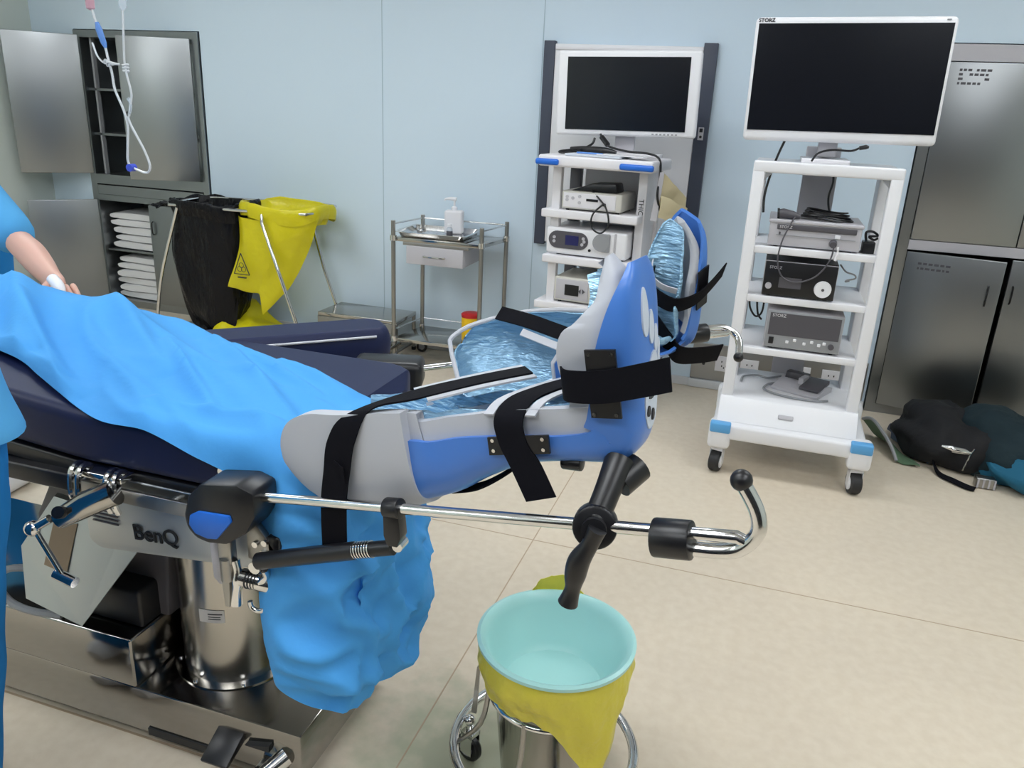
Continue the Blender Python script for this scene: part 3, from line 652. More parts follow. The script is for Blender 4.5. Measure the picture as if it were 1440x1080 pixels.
fp = thing('foot_pedal', 'grey foot pedal with dark treadle on the bottom of the white tower', 'pedal', (.25, 3.72, .33))
MP = Matrix.Translation((.25, 3.70, .331)) @ Matrix.Rotation(math.radians(-24), 4, 'Z')
m = MB(MP); m.prism([(-.085, 0), (.085, 0), (.085, .022), (.02, .035), (-.085, .012)], 'x', -.11, .11); m.build('plate', M_greyl, fp, bevel=.002)
m = MB(MP); m.prism([(-.06, .022), (.07, .035), (.07, .055), (-.06, .034)], 'x', .01, .10); m.build('treadle', M_greyd, fp, bevel=.003)
m = MB(MP); m.prism([(.04, .028), (.09, .028), (.09, .06), (.05, .06)], 'x', -.10, .0); m.build('treadle', M_greyd, fp, bevel=.003)
m = MB(MP); m.box(-.012, .012, -.02, .05, .03, .062, bv=.003); m.build('hinge', M_greyl, fp)
tag(cable('pedal_cable', [(.14, 3.75, .336), (.10, 3.70, .336), (.09, 3.62, .336), (.18, 3.56, .336), (.30, 3.55, .336), (.36, 3.58, .336)], .005, M_greyp), 'grey pedal cable curling round the foot pedal', 'cable')
tag(cable('bottom_cable', [(-.02, 3.70, .336), (-.01, 3.78, .338), (.05, 3.82, .338), (.1, 3.80, .338), (.16, 3.86, .338)], .005, M_greyp), 'grey hook-shaped cable on the left of the tower bottom', 'cable')

# ------------------------------------------------------------------ grey-white cart on the left with its monitor
C1 = Matrix.Translation((-.84, 3.85, 0)) @ Matrix.Rotation(math.radians(-5.5), 4, 'Z')
c1 = thing('equipment_cart', 'off-white four-shelf equipment cart with blue bumpers by the wall console', 'cart', (-.84, 4.0, 0))
def cbox(*a, bv=0.0): return MB(C1).box(*a, bv=bv)
cbox(-.275, .30, -.03, .36, 1.243, 1.297, bv=.012).build('top_shelf', M_whitep, c1)
for a, b in ((-.285, -.165), (.14, .305)):
    cbox(a, b, -.043, -.02, 1.25, 1.279, bv=.010).build('bumper', M_bump, c1)
for z, e in ((.993, -.262), (.765, -.245), (.522, -.275)):
    cbox(e, .236, .02, .36, z, z+.04, bv=.006).build('shelf', M_whitep, c1)
for x in (-.225, .20):
    cbox(x, x+.045, .06 if x < 0 else .12, .10 if x < 0 else .36, .12, 1.244, bv=.004).build('side_post', M_whitep, c1)
    cbox(x+.0, x+.06, .32, .36, .12, 1.244, bv=.004).build('rear_post', M_greyd if x < 0 else M_whitep, c1)
cbox(-.15, .2, .355, .365, .15, 1.24).build('back_panel', M_whitep, c1)
cbox(-.30, .26, .0, .38, .12, .17, bv=.012).build('base', M_whitep, c1)
for x, y in ((-.25, .05), (.21, .05), (-.25, .33), (.21, .33)):
    p = C1 @ V((x, y, 0)); caster(c1, p.x, p.y, 20, r=.045, w=.03, top=.125)
text('THIC', .035, C1 @ Matrix.Translation((.222, .1185, 1.07)) @ Matrix.Rotation(PI/2, 4, 'X') @ Matrix.Rotation(-PI/2, 4, 'Z'), M_text, c1)

m1 = thing('monitor', 'white flat monitor with black screen and button row in front of the wall console', 'monitor', (-.76, 4.1, 1.3))
A_ = Matrix.Translation((-.755, 4.09, 1.593)) @ Matrix.Rotation(math.radians(-1.2), 4, 'Y')
m = MB(A_); m.box(-.352, .352, .0, .045, -.200, .198, bv=.014); m.build('housing', M_white, m1)
m = MB(A_); m.box(-.300, .300, -.003, .002, -.172, .168); m.build('screen', M_screen, m1, False)
for k in range(7): MB(A_).box(.14+.019*k, .15+.019*k, -.0025, .001, -.189, -.182).build('button', M_greyp, m1, False)
m = MB(A_); m.box(-.14, .14, .04, .08, -.14, .14, bv=.02); m.build('rear_housing', M_whitep, m1)
m = MB(); m.box(-.80, -.70, 4.135, 4.16, 1.315, 1.52, bv=.005); m.build('stand_neck', M_greyl, m1)
m = MB(); m.box(-.95, -.56, 4.07, 4.20, 1.2985, 1.315, bv=.004); m.build('stand_foot', M_whitep, m1)

zt = 1.2985
for k, (x, y, w_, d_, rz, l, mm) in enumerate(((-.83, 3.93, .14, .10, -9, 'blue-white paper folder on the top shelf of the left cart', M_paper), (-.70, 3.89, .12, .06, -12, 'white paper sheet overhanging the folder on the left cart', M_white))):
    M2 = Matrix.Translation((x, y, zt+.011*k)) @ Matrix.Rotation(math.radians(rz), 4, 'Z'); m = MB(M2); m.box(-w_, w_, -d_, d_, 0, .01-.006*k, bv=.001)
    tag(m.build('paper_folder' if k == 0 else 'paper_sheet', mm), l, 'paper')
pn = MB(); pn.cyl((-.93, 3.875, zt+.0155), (-.80, 3.86, zt+.0155), .004, seg=8); tag(pn.build('pen', M_bluepale), 'slim blue pen lying on the paper folder', 'pen')
hs = thing('handpiece', 'black handpiece with coiled strap left on the left cart top', 'handpiece', (-.95, 4.02, zt))
m = MB(); m.tube([(-1.0, 4.03, zt+.022), (-.93, 4.02, zt+.026), (-.82, 4.0, zt+.024), (-.76, 3.99, zt+.02)], [.012, .016, .018, .008], 12, 4); m.build('body', M_black, hs)
m = MB(); m.tube([(-.99, 4.03, zt+.02), (-1.04, 3.98, zt+.012), (-1.03, 3.95, zt+.008), (-.98, 3.96, zt+.01), (-.95, 4.0, zt+.02), (-.90, 4.05, zt+.05), (-.89, 4.07, zt+.08)], .006, 8, 6); m.build('strap', M_black, hs)
o = cable('monitor_lead', [(-.86, 4.06, 1.40), (-.84, 4.04, 1.37), (-.80, 4.0, 1.345), (-.70, 3.97, 1.328), (-.60, 3.95, 1.325), (-.54, 3.93, 1.305), (-.523, 3.90, 1.24), (-.52, 3.85, 1.14), (-.50, 3.9, 1.05)], .0055); tag(o, 'black lead running from the left monitor over the cart side', 'cable')
m = MB(); m.tube([(-.85, 4.05, 1.385), (-.81, 4.01, 1.352)], .013, 12); m.build('ferrite', M_black, o)

e1 = thing('control_unit', 'cream control unit with round buttons, upper shelf of the left cart', 'device', (-.84, 3.95, 1.034))
C1s = C1
cbox(-.165, .145, .045, .30, 1.042, 1.128, bv=.008).build('case', M_ivory, e1)
cbox(-.155, .115, .041, .047, 1.05, 1.12, bv=.002).build('front_panel', M_whitep, e1)
m = MB(C1)
for x, z in ((-.135, 1.10), (-.105, 1.095), (-.07, 1.105), (-.07, 1.075), (-.135, 1.085)): m.cyl((x, .0415, z), (x, .038, z), .008, seg=14)
m.build('button', M_greyl, e1)
cbox(-.035, .025, .039, .042, 1.085, 1.097).build('slot', M_black, e1, False)
m = MB(C1); m.cyl((.06, .042, 1.075), (.06, .02, 1.078), .008); m.build('socket', M_black, e1)
m = MB(C1)
for x in (-.14, .12):
    for y in (.07, .27): m.cyl((x, y, 1.0325), (x, y, 1.043), .009, seg=12)
m.build('foot', M_rubber, e1)
sp = thing('foot_switch', 'flat black foot switch resting on the cream control unit', 'pedal', (-.83, 3.95, 1.129))
m = MB(C1); m.prism([(-.13, 1.1285), (-.02, 1.17), (.10, 1.175), (.11, 1.13), (.06, 1.1285)], 'y', .075, .20); m.build('body', M_black, sp, bevel=.008)
m = MB(C1); m.tube([(-.02, .07, 1.135), (.03, .035, 1.105), (.08, .01, 1.06), (.10, .0, .99), (.07, -.005, .945), (.03, -.005, .955), (.012, -.005, .99), (.02, .0, 1.035), (.05, .015, 1.07), (.06, .02, 1.08)], .0045, 8, 6); m.build('lead', M_black, sp)

e2 = thing('pump_unit', 'white pump unit with oval blue display, middle shelf of the left cart', 'device', (-.84, 3.95, .806))
cbox(-.235, .190, .045, .34, .812, .945, bv=.012).build('case', M_white, e2)
q = [(.052*math.cos(a)+(.0), .042*math.sin(a)) for a in [0]]
pts = [(-.175+.045*math.cos(a), .885+.043*math.sin(a)) for a in [PI/2+PI*k/12 for k in range(13)]]+[(-.055+.045*math.cos(a), .885+.043*math.sin(a)) for a in [-PI/2+PI*k/12 for k in range(13)]]
m = MB(C1); m.prism(pts, 'y', .040, .047); o = m.build('display_surround', M_greyd, e2)
cbox(-.13, -.06, .0385, .041, .862, .91).build('display', mat('blue lcd', srgb(34, 36, 90), .3), o, False)
m = MB(C1)
for x, z in ((-.19, .895), (-.19, .875), (-.035, .90), (-.03, .885), (-.04, .87)): m.cyl((x, .041, z), (x, .037, z), .008, seg=14)
m.build('button', M_greyl, o)
m = MB(C1); m.cyl((.06, .046, .89), (.06, .028, .89), .045, .042, 32); m.box(.06, .105, .030, .047, .845, .935, bv=.006); m.build('pump_head', M_greyp, e2)
m = MB(C1); m.box(.125, .135, .041, .046, .84, .94); m.build('groove', M_greyl, e2, False)
m = MB(C1); m.cyl((.0, .046, .845), (.0, .04, .845), .007, seg=12); m.build('port', M_black, e2)
m = MB(C1); m.cyl((-.237, .12, .88), (-.25, .12, .88), .012); m.build('side_knob', M_white, e2)
m = MB(C1)
for x in (-.2, .16):
    for y in (.08, .30): m.cyl((x, y, .8045), (x, y, .813), .009, seg=12)
m.build('foot', M_rubber, e2)

e3 = thing('light_source', 'cream light source box with square black display, lowest shelf of the left cart', 'device', (-.84, 3.95, .563))
cbox(-.175, .17, .045, .33, .572, .695, bv=.006).build('case', M_ivory, e3)
cbox(-.165, .01, .040, .047, .582, .685, bv=.002).build('front_panel', M_greyl, e3)
cbox(-.115, -.04, .037, .041, .605, .66).build('display', M_black, e3, False)
m = MB(C1); m.cyl((.06, .046, .63), (.06, .033, .63), .026, seg=28); m.build('lamp_socket', M_black, e3)
m = MB(C1); m.cyl((.07, .046, .672), (.07, .04, .672), .008, seg=12); m.prism([(-.02, .62), (-.005, .632), (-.02, .644)], 'y', .037, .041); m.prism([(-.028, .62), (-.028, .644), (-.04+.0, .632)], 'y', .037, .041); m.build('button', M_greyd, e3, False)
m = MB(C1)
for x in (-.15, .14):
    for y in (.07, .30): m.cyl((x, y, .5615), (x, y, .573), .009, seg=12)
m.build('foot', M_rubber, e3)
tag(cable('cable_bundle', [(-1.0, 3.98, .515), (-1.02, 3.95, .47), (-.99, 3.93, .43), (-.95, 3.95, .42), (-.97, 3.96, .47), (-.93, 3.97, .515), (-.9, 3.95, .46), (-.85, 3.95, .40), (-.8, 3.95, .36)], .006), 'black cable bundle under the lowest shelf of the left cart', 'cable')

# beige packets hanging at the cart's right side
pk = thing('paper_packet', 'crumpled beige paper packets hung at the right side of the left cart', 'packet', (-.46, 3.98, 1.02))
def sheet4(a, b, c, d, seed, m_, name, th=.004, par=None, amp=.012):
    rows = []
    for i in range(11):
        u = i/10; row = []
        for j in range(11):
            v = j/10; p = (V(a)*(1-u)+V(b)*u)*(1-v)+(V(d)*(1-u)+V(c)*u)*v
            row.append(p+noise.noise_vector(p*16+V((seed, 0, 0)))*amp)
        rows.append(row)
    m = MB(); m.grid(rows, th); return m.build(name, m_, par, 70)
sheet4((-.50, 3.86, 1.24), (-.395, 3.95, 1.13), (-.40, 3.98, 1.06), (-.52, 3.87, 1.09), 3, M_beige, 'packet', par=pk)
sheet4((-.50, 3.84, 1.145), (-.385, 3.92, 1.09), (-.385, 3.92, .985), (-.51, 3.84, 1.04), 8, M_beige, 'packet', par=pk)
sheet4((-.52, 3.86, 1.25), (-.50, 3.86, 1.25), (-.515, 3.87, 1.02), (-.545, 3.87, 1.02), 5, M_greyl, 'folder', par=pk, amp=.004)
# ------------------------------------------------------------------ operating table
tb = thing('operating_table', 'stainless operating table with navy mattress under the blue drape', 'operating table', (-1.4, 1.4, 0))
m = MB(); m.box(-2.35, -.826, 1.20, 1.60, .032, .16); m.build('base', M_bsteel, tb, bevel=.005)
m = MB(); m.box(-2.33, -.85, 1.22, 1.58, .02, .033); m.build('base_underside', M_dark, tb)
m = MB(); m.box(-1.25, -1.02, 1.1965, 1.2015, .030, .05); m.build('skirt_notch', M_dark, tb, False)
o = box(-2.2, -1.27, 1.197, 1.62, .16, .295, bv=.007).build('base_box', M_bsteel, tb)
m = MB(); m.cyl((-1.13, 1.40, .16), (-1.13, 1.40, .66), .128, seg=56); m.build('column', M_col, tb, 50)
m = MB(); m.lathe([(.15, .16), (.15, .166), (.129, .168)], (-1.13, 1.40, 0), 48); m.build('column_flange', M_polish, tb)
m = MB()
for a in (215, 260, 310): m.cyl((-1.13+.139*math.cos(math.radians(a)), 1.40+.139*math.sin(math.radians(a)), .166), (-1.13+.139*math.cos(math.radians(a)), 1.40+.139*math.sin(math.radians(a)), .171), .006, seg=10)
m.build('bolt', M_chrome, tb)
a0, a1 = math.radians(243), math.radians(268)
def arc_patch(a0, a1, z0, z1, rr, dz=0): return [[(-1.13+rr*math.cos(a0+(a1-a0)*i/10), 1.40+rr*math.sin(a0+(a1-a0)*i/10), z-dz*i/10) for i in range(11)] for z in (z0, z1)]
o = MB().grid(arc_patch(math.radians(270), math.radians(297), .338, .372, .1288, .0), .0006).build('rating_label', M_stick, tb)
m = MB().grid(arc_patch(math.radians(280), math.radians(295), .360, .363, .1296), .0003)
for z in (.353, .347): m.grid(arc_patch(math.radians(280), math.radians(293), z, z+.002, .1296), .0003)
m.build('print', M_text, o, False)
m = MB(); m.grid(arc_patch(math.radians(272), math.radians(292), .60, .612, .1292), .003); m.build('clip', M_chrome, tb)
# cross beam with the name
m = MB(); m.prism([(-1.27, .735), (-.80, .742), (-.80, .655), (-.83, .628), (-1.24, .585), (-1.27, .60)], 'y', 1.125, 1.675); bm_ = m.build('side_beam', M_beam, tb, bevel=.012)
m = MB(); m.box(-1.255, -.80, 1.118, 1.13, .728, .770, bv=.003); m.build('trim_plate', M_steeld, tb)
text('BenQ', .048, Matrix.Translation((-1.088, 1.1240, .652)) @ Matrix.Rotation(math.radians(-4), 4, 'Y') @ Matrix.Rotation(PI/2, 4, 'X'), M_black, bm_, 'brand_lettering', ext=.0014, bold=.0007)
m = MB()
for x, z in ((-1.09, .735), ): m.cyl((x, 1.119, z), (x, 1.113, z), .009, seg=16)
m.build('screw', M_chrome, tb)
m = MB()
for i in range(7): m.box(-1.245, -1.18, 1.1225, 1.1255, .655+.009*i, .658+.009*i)
m.build('vent_slots', M_greyd, bm_, False)
m = MB(); m.lathe([(.008, .05), (.018, .03), (.016, -.04), (.008, -.055)], (-.90, 1.085, .67), 20); m.build('release_handle', M_greyl, tb)
# mattress: seat section, back section, with dark under-pan
def slab(x0, x1, y0, y1, za, zb, r, tilt=0, px=0, rend=.05):
    """rounded cushion; corners rounded in plan by rend, edge radius r; tilt lifts towards -x from px."""
    rows = []
    for k in range(9):
        a = PI*k/8; ins = r*(1-math.sin(a)); z = (za+zb)/2-math.cos(a)*(zb-za)/2
        q = rrect((x1-x0)/2-ins, (y1-y0)/2-ins, max(rend-ins*.5, .01), 7); rows.append([(x+(x0+x1)/2, y+(y0+y1)/2, z) for x, y in q])
    def T(p): return (p[0], p[1], p[2]+tilt*max(0, px-p[0]))
    rows = [[T(p) for p in r_] for r_ in rows]
    m = MB(); m.grid([r_+[r_[0]] for r_ in rows]); m.add(rows[0], [tuple(range(len(rows[0])))]); m.add(rows[-1], [tuple(range(len(rows[0])))]); return m
def cushion(x0, x1, y0, y1, za, zb, r, rend, zf):
    rows = []; n = 60
    for i in range(n+1):
        x = x0+(x1-x0)*i/n; e_ = min(x-x0, x1-x); q = 0 if e_ >= rend else rend-math.sqrt(max(0, rend*rend-(rend-e_)**2))
        zi = 0 if e_ >= r else (r-math.sqrt(max(0, r*r-(r-e_)**2)))
        loop = rrect((y1-y0)/2-q, max((zb-za)/2-zi, .004), min(r, max((zb-za)/2-zi, .004)*.95), 6)
        rows.append([(x, (y0+y1)/2+a, (za+zb)/2+b+zf(x)) for a, b in loop])
    m = MB(); m.grid([r_+[r_[0]] for r_ in rows]); m.add(rows[0], [tuple(range(28))]); m.add(rows[-1], [tuple(range(28))]); return m
tilt_ = lambda x: .085*max(0, -1.24-x)
cushion(-2.36, -.745, 1.116, 1.685, .788, .899, .024, .10, tilt_).build('mattress', M_navy, tb)
m = cushion(-2.36, -.765, 1.122, 1.675, .752, .786, .006, .08, lambda x: .07*max(0, -1.24-x)); m.build('mattress_pan', M_black, tb)
m = MB(); m.box(-2.3, -1.26, 1.10, 1.16, .725, .765, bv=.006); m.build('rail_housing', M_black, tb)
for y in (1.093, 1.705):
    m = MB(); m.box(-1.26, -.80, y-.004, y+.004, .735, .765, bv=.002)
    for x in (-1.24, -1.02, -.83): m.cyl((x, y, .75), (x, 1.13 if y < 1.4 else 1.67, .75), .008, seg=12)
    m.build('side_rail', M_steel, tb)
m = MB(); m.cyl((-.905, 1.118, .835), (-.905, 1.112, .835), .009, seg=14); m.build('screw', M_chrome, tb)
# slanted shroud beside the column
# socket with star knob and hook under the foot end
kn = thing('socket_clamp', 'chrome socket with wing knob and hook below the blue-badged clamp', 'clamp', (-.80, 1.07, .66))
m = MB(); m.tube([(-.832, 1.055, .66), (-.79, 1.06, .657), (-.755, 1.066, .653)], [.017, .0185, .0185], 20); m.build('barrel', M_chrome, kn)
m = MB()
for k in range(4): m.tube([(-.818+.006*k, 1.056+.001*k, .6596), (-.816+.006*k, 1.056+.001*k, .6595)], .0190, 18)
m.build('thread', M_black, kn)
m = MB(); m.tube([(-.843, 1.052, .695), (-.837, 1.05, .675), (-.838, 1.05, .655), (-.842, 1.05, .635), (-.848, 1.052, .602)], [.010, .008, .012, .010, .013], 12, 4); m.build('wing_knob', M_chrome, kn)
m = MB(); m.tube([(-.815, 1.05, .615), (-.812, 1.05, .603), (-.80, 1.05, .598), (-.785, 1.05, .605), (-.778, 1.052, .622), (-.772, 1.06, .645)], .005, 10, 5); m.build('hook', M_chrome, kn)
m = MB(); m.box(-.778, -.752, 1.06, 1.078, .645, .755, bv=.004); m.build('bracket', M_black, kn)
m = MB(); m.prism([(-1.60, .297), (-1.245, .297), (-1.225, .50), (-1.225, .57), (-1.55, .62), (-1.62, .50)], 'y', 1.30, 1.56); m.build('shroud', M_greyd, tb, bevel=.01)
m = MB(Matrix.Translation((0, 0, 0))); vs = [(-1.475, 1.235, .61), (-1.26, 1.225, .60), (-1.225, 1.205, .535), (-1.365, 1.16, .335), (-1.53, 1.165, .365), (-1.56, 1.20, .48)]
m.add(vs+[(x, y+.012, z+.004) for x, y, z in vs], [tuple(range(6)), tuple(range(11, 5, -1))]+[(i, (i+1) % 6, (i+1) % 6+6, i+6) for i in range(6)]); m.build('shroud_plate', M_beam, tb)
q = lambda u, v: V(vs[0])*(1-u)*(1-v)+V(vs[1])*u*(1-v)+V(vs[3])*u*v+V(vs[4])*(1-u)*v+V((0, -.003, -.001))
m = MB(); m.grid([[q(.10, .22), q(.42, .16)], [q(.14, .62), q(.50, .62)]], .0008); m.build('notice_label', M_tan, tb)
m = MB(); m.box(-1.58, -1.27, 1.24, 1.5, .297, .40, bv=.01); m.build('shroud_foot', M_black, tb)
# foot brake pedal and corner caster housing
m = MB(); m.prism([(1.135, .075), (1.205, .10), (1.205, .125), (1.13, .085)], 'x', -1.045, -.975); m.build('brake_pedal', M_black, tb, bevel=.003)
m = MB(); m.prism([(-.965, .105), (-.90, .122), (-.90, .105)], 'y', 1.185, 1.20); m.build('pedal_arrow', M_dark, tb)
m = MB(); m.cyl((-.865, 1.20, .095), (-.895, 1.15, .075), .022, .018); m.box(-.93, -.86, 1.13, 1.20, .05, .072, bv=.006); m.build('caster_housing', M_chrome, tb)
for x in (-.88, -2.28):
    for y in (1.23, 1.57): caster(tb, x, y, 0, r=.03, w=.03, top=.07)
o = cable('table_lead', [(-1.50, 1.24, .40), (-1.60, 1.2, .41), (-1.645, 1.19, .37), (-1.62, 1.19, .32), (-1.56, 1.195, .303), (-1.48, 1.21, .301)], .009, M_greyp); tag(o, 'grey power lead looping out of the table shroud', 'cable')

# socket clamp with T-bar lying on the near rail
sc = thing('rail_clamp', 'chrome socket clamp with long T-bar on the near table rail', 'clamp', (-1.2, 1.07, .75))
m = MB(); m.tube([(-1.12, 1.07, .770), (-1.17, 1.05, .745), (-1.225, 1.03, .71)], [.026, .026, .02], 18); m.build('socket', M_polish, sc)
m = MB()
for x in (-1.235, -1.15):
    m.tube([(x, 1.13, .775), (x, 1.10, .797), (x+.006, 1.075, .79), (x+.01, 1.065, .75), (x+.008, 1.075, .72)], .006, 8, 5); m.tube([(x+.018, 1.13, .775), (x+.018, 1.10, .797), (x+.024, 1.075, .79), (x+.028, 1.065, .75), (x+.026, 1.075, .72)], .006, 8, 5)
m.box(-1.24, -1.12, 1.085, 1.125, .777, .79, bv=.003); m.build('hook_jaw', M_chrome, sc)
m = MB(); m.cyl((-1.205, 1.022, .732), (-1.198, 1.005, .742), .012, seg=16); m.build('cap_screw', M_black, sc)
m = MB(); m.tube([(-1.25, 1.03, .705), (-1.28, 1.02, .685)], .009, 12); m.ball((-1.285, 1.018, .682), .016); m.build('pivot', M_chrome, sc)
m = MB(); m.cyl((-1.28, 1.018, .68), (-1.225, 1.02, .58), .006, seg=12); m.tube([(-1.247, 1.02, .588), (-1.20, 1.02, .578)], .011, 12); m.build('lever_bar', M_chrome, sc)

# padded arm board on the far side
ab = thing('arm_board', 'narrow navy padded arm board swung out behind the operating table', 'arm board', (-1.17, 1.76, .8))
ang = 44
M_ab = Matrix.Translation((-1.20, 1.80, .850)) @ Matrix.Rotation(math.radians(ang), 4, 'Z')
mm = slab(-.275, .275, -.075, .075, -.055, .055, .02, rend=.05); mm.v = [M_ab @ p for p in mm.v]; mm.build('pad', M_navy, ab)
m = MB(M_ab); m.tube([(.22, -.0755, .036), (.0, -.0765, .036), (-.25, -.0755, .036)], .0035, 8); m.build('piping', M_trim, ab)
m = MB(M_ab); m.box(-.26, .2, -.05, .05, -.075, -.055, bv=.003); m.cyl((.13, 0, -.12), (.13, 0, -.075), .010); m.cyl((-.2, 0, -.12), (-.2, 0, -.075), .02); m.build('support', M_black, ab)
m = MB(); m.tube([M_ab @ V((-.2, 0, -.10)), (-1.34, 1.70, .76), (-1.30, 1.70, .75)], .012, 10); m.build('mount', M_chrome, ab)
# ------------------------------------------------------------------ blue drape: rows run near edge -> far edge
def zt_(x): return .909+.085*max(0, -1.24-x)
def row_top(x, yn, zn, yf, lift=0, hump=0):
    z = zt_(x); d = yf-yn
    return [(x, yn, zn), (x, yn+.02+.02*d, max(zn, z-.012)+0.0), (x, yn+.16*d, z+.002), (x, yn+.42*d, z+.004+hump*.6), (x, yn+.7*d, z+.004+hump), (x, yn+.93*d, z+.001+lift*.3), (x, yf, z-.012+lift)]
def row_on(x, yn, zn, yf, hump):
    z = zt_(x); d = yf-yn
    return [(x, yn, zn), (x, yn+.07*d, max(z-.002, zn)+.004), (x, yn+.2*d, z+.006), (x, yn+.45*d, z+.008+hump*.6), (x, yn+.72*d, z+.006+hump), (x, yn+.93*d, z+.003), (x, yf, z-.008)]
ST = [row_on(-2.36, 1.26, 1.008, 1.705, .022), row_on(-2.0, 1.26, .976, 1.705, .022), row_on(-1.7, 1.26, .952, 1.705, .024), row_on(-1.52, 1.235, .935, 1.70, .02),
      row_on(-1.40, 1.185, .925, 1.67, .018), row_on(-1.27, 1.135, .908, 1.62, .016), row_on(-1.17, 1.105, .897, 1.585, .015), row_on(-1.06, 1.100, .895, 1.545, .014), row_on(-.95, 1.092, .868, 1.49, .012),
      [(-.84, 1.098, .825), (-.82, 1.108, .895), (-.80, 1.17, .914), (-.79, 1.25, .916), (-.785, 1.33, .917), (-.78, 1.39, .915), (-.775, 1.42, .907)],
      [(-.805, 1.085, .76), (-.755, 1.085, .835), (-.735, 1.15, .885), (-.725, 1.23, .892), (-.72, 1.30, .893), (-.715, 1.36, .890), (-.71, 1.405, .878)],
      [(-.805, 1.065, .68), (-.735, 1.045, .70), (-.665, 1.09, .715), (-.635, 1.19, .72), (-.63, 1.29, .72), (-.635, 1.38, .72), (-.65, 1.455, .71)],
      [(-.795, 1.052, .60), (-.735, 1.025, .60), (-.645, 1.07, .60), (-.61, 1.18, .60), (-.605, 1.29, .59), (-.61, 1.39, .585), (-.635, 1.475, .575)],
      [(-.795, 1.052, .53), (-.75, 1.03, .51), (-.65, 1.07, .485), (-.61, 1.17, .46), (-.605, 1.28, .445), (-.61, 1.38, .44), (-.635, 1.46, .445)],
      [(-.785, 1.055, .478), (-.755, 1.035, .450), (-.685, 1.06, .415), (-.63, 1.15, .375), (-.61, 1.26, .36), (-.61, 1.35, .36), (-.63, 1.41, .375)]]
cols = [crom(c_, 12) for c_ in zip(*ST)]                 # refine along the table
rows = [crom(r, 12) for r in zip(*cols)]                 # refine across
folds = [((-1.30, 1.45), (-.95, 1.17), .018, .012), ((-1.75, 1.45), (-1.35, 1.20), .02, .02), ((-1.15, 1.50), (-.82, 1.33), .016, .012), ((-2.05, 1.32), (-1.27, 1.16), .030, .035), ((-1.62, 1.62), (-1.18, 1.30), .026, .03), ((-1.25, 1.55), (-.80, 1.20), .022, .02), ((-1.45, 1.66), (-.76, 1.36), .018, .018), ((-1.1, 1.18), (-.76, 1.17), .012, .014), ((-1.9, 1.60), (-1.5, 1.25), .028, .04), ((-1.0, 1.46), (-.76, 1.39), .016, .014)]
def fold_h(x, y):
    h = 0
    for (a, b, amp, wdt) in folds:
        ax, ay = a; bx, by = b; dx, dy = bx-ax, by-ay; L2 = dx*dx+dy*dy
        t = max(0, min(1, ((x-ax)*dx+(y-ay)*dy)/L2)); d = ((x-ax)*dy-(y-ay)*dx)/math.sqrt(L2)
        e = math.hypot(x-(ax+t*dx), y-(ay+t*dy))
        q = e/wdt
        h += amp*(math.exp(-q*q) if d < 0 else max(0, 1-q/2.6)**1.5)*math.sin(PI*min(1, max(0.0, .12+t*.88)))**.5
    return h
out = []
for i, r in enumerate(rows):
    si = i/12; row = []
    for j, p in enumerate(r):
        p = V(p); sj = j/12/6
        edge = min(1, min(sj*8, (1-sj)*3)+.08)
        if si < 9.5:
            w_ = 1 if si < 9 else 1-(si-9)*2
            u_d = p.x*.86-p.y*.5; v_d = p.x*.5+p.y*.86
            wob_ = .5*noise.noise(V((u_d*1.5, v_d*1.5, 7.7)))
            r1 = (1-abs(noise.noise(V((u_d*1.1, v_d*4.2+wob_, 3.1)))))**6; r2 = (1-abs(noise.noise(V((u_d*1.8+4, v_d*9+wob_*2, 8.2)))))**5
            p.z += (fold_h(p.x, p.y)*1.5+.006*noise.noise(V((p.x*3, p.y*5, 1)))+.026*r1-.008+.010*r2)*edge*max(w_, 0)
        if si > 9.3:
            k = min(1, (si-9.3)/1.5)
            q = noise.noise_vector(V((p.x*3, p.y*4, p.z*5)))*.014
            c1_ = noise.noise(V((p.y*4.5+p.z*1.2+1.3, p.z*3.2, 2.0))); c2_ = noise.noise(V((p.y*8+p.z*7, p.z*7-p.y*5, 5.0))); c3_ = noise.noise(V((p.y*15-p.z*12, p.z*14+p.y*8, 1.5)))
            nrm = V((.85, -.5 if sj < .45 else .15, 0)); em = min(1, min(sj, 1-sj)*4+.2)*(1 if si < 13.2 else .6)
            p += (q*.6+nrm*(.095*abs(c1_)-.024-.075*abs(c2_)+.02-.050*abs(c3_)+.012))*k*(.6 if si < 11 else 1.0)*em
        row.append(p)
    out.append(row)
m = MB(); m.grid(out, .0012)
dp = m.build('surgical_drape', M_drape, smooth=75); tag(dp, 'bright blue disposable drape over the operating table, hanging off its foot end', 'drape')

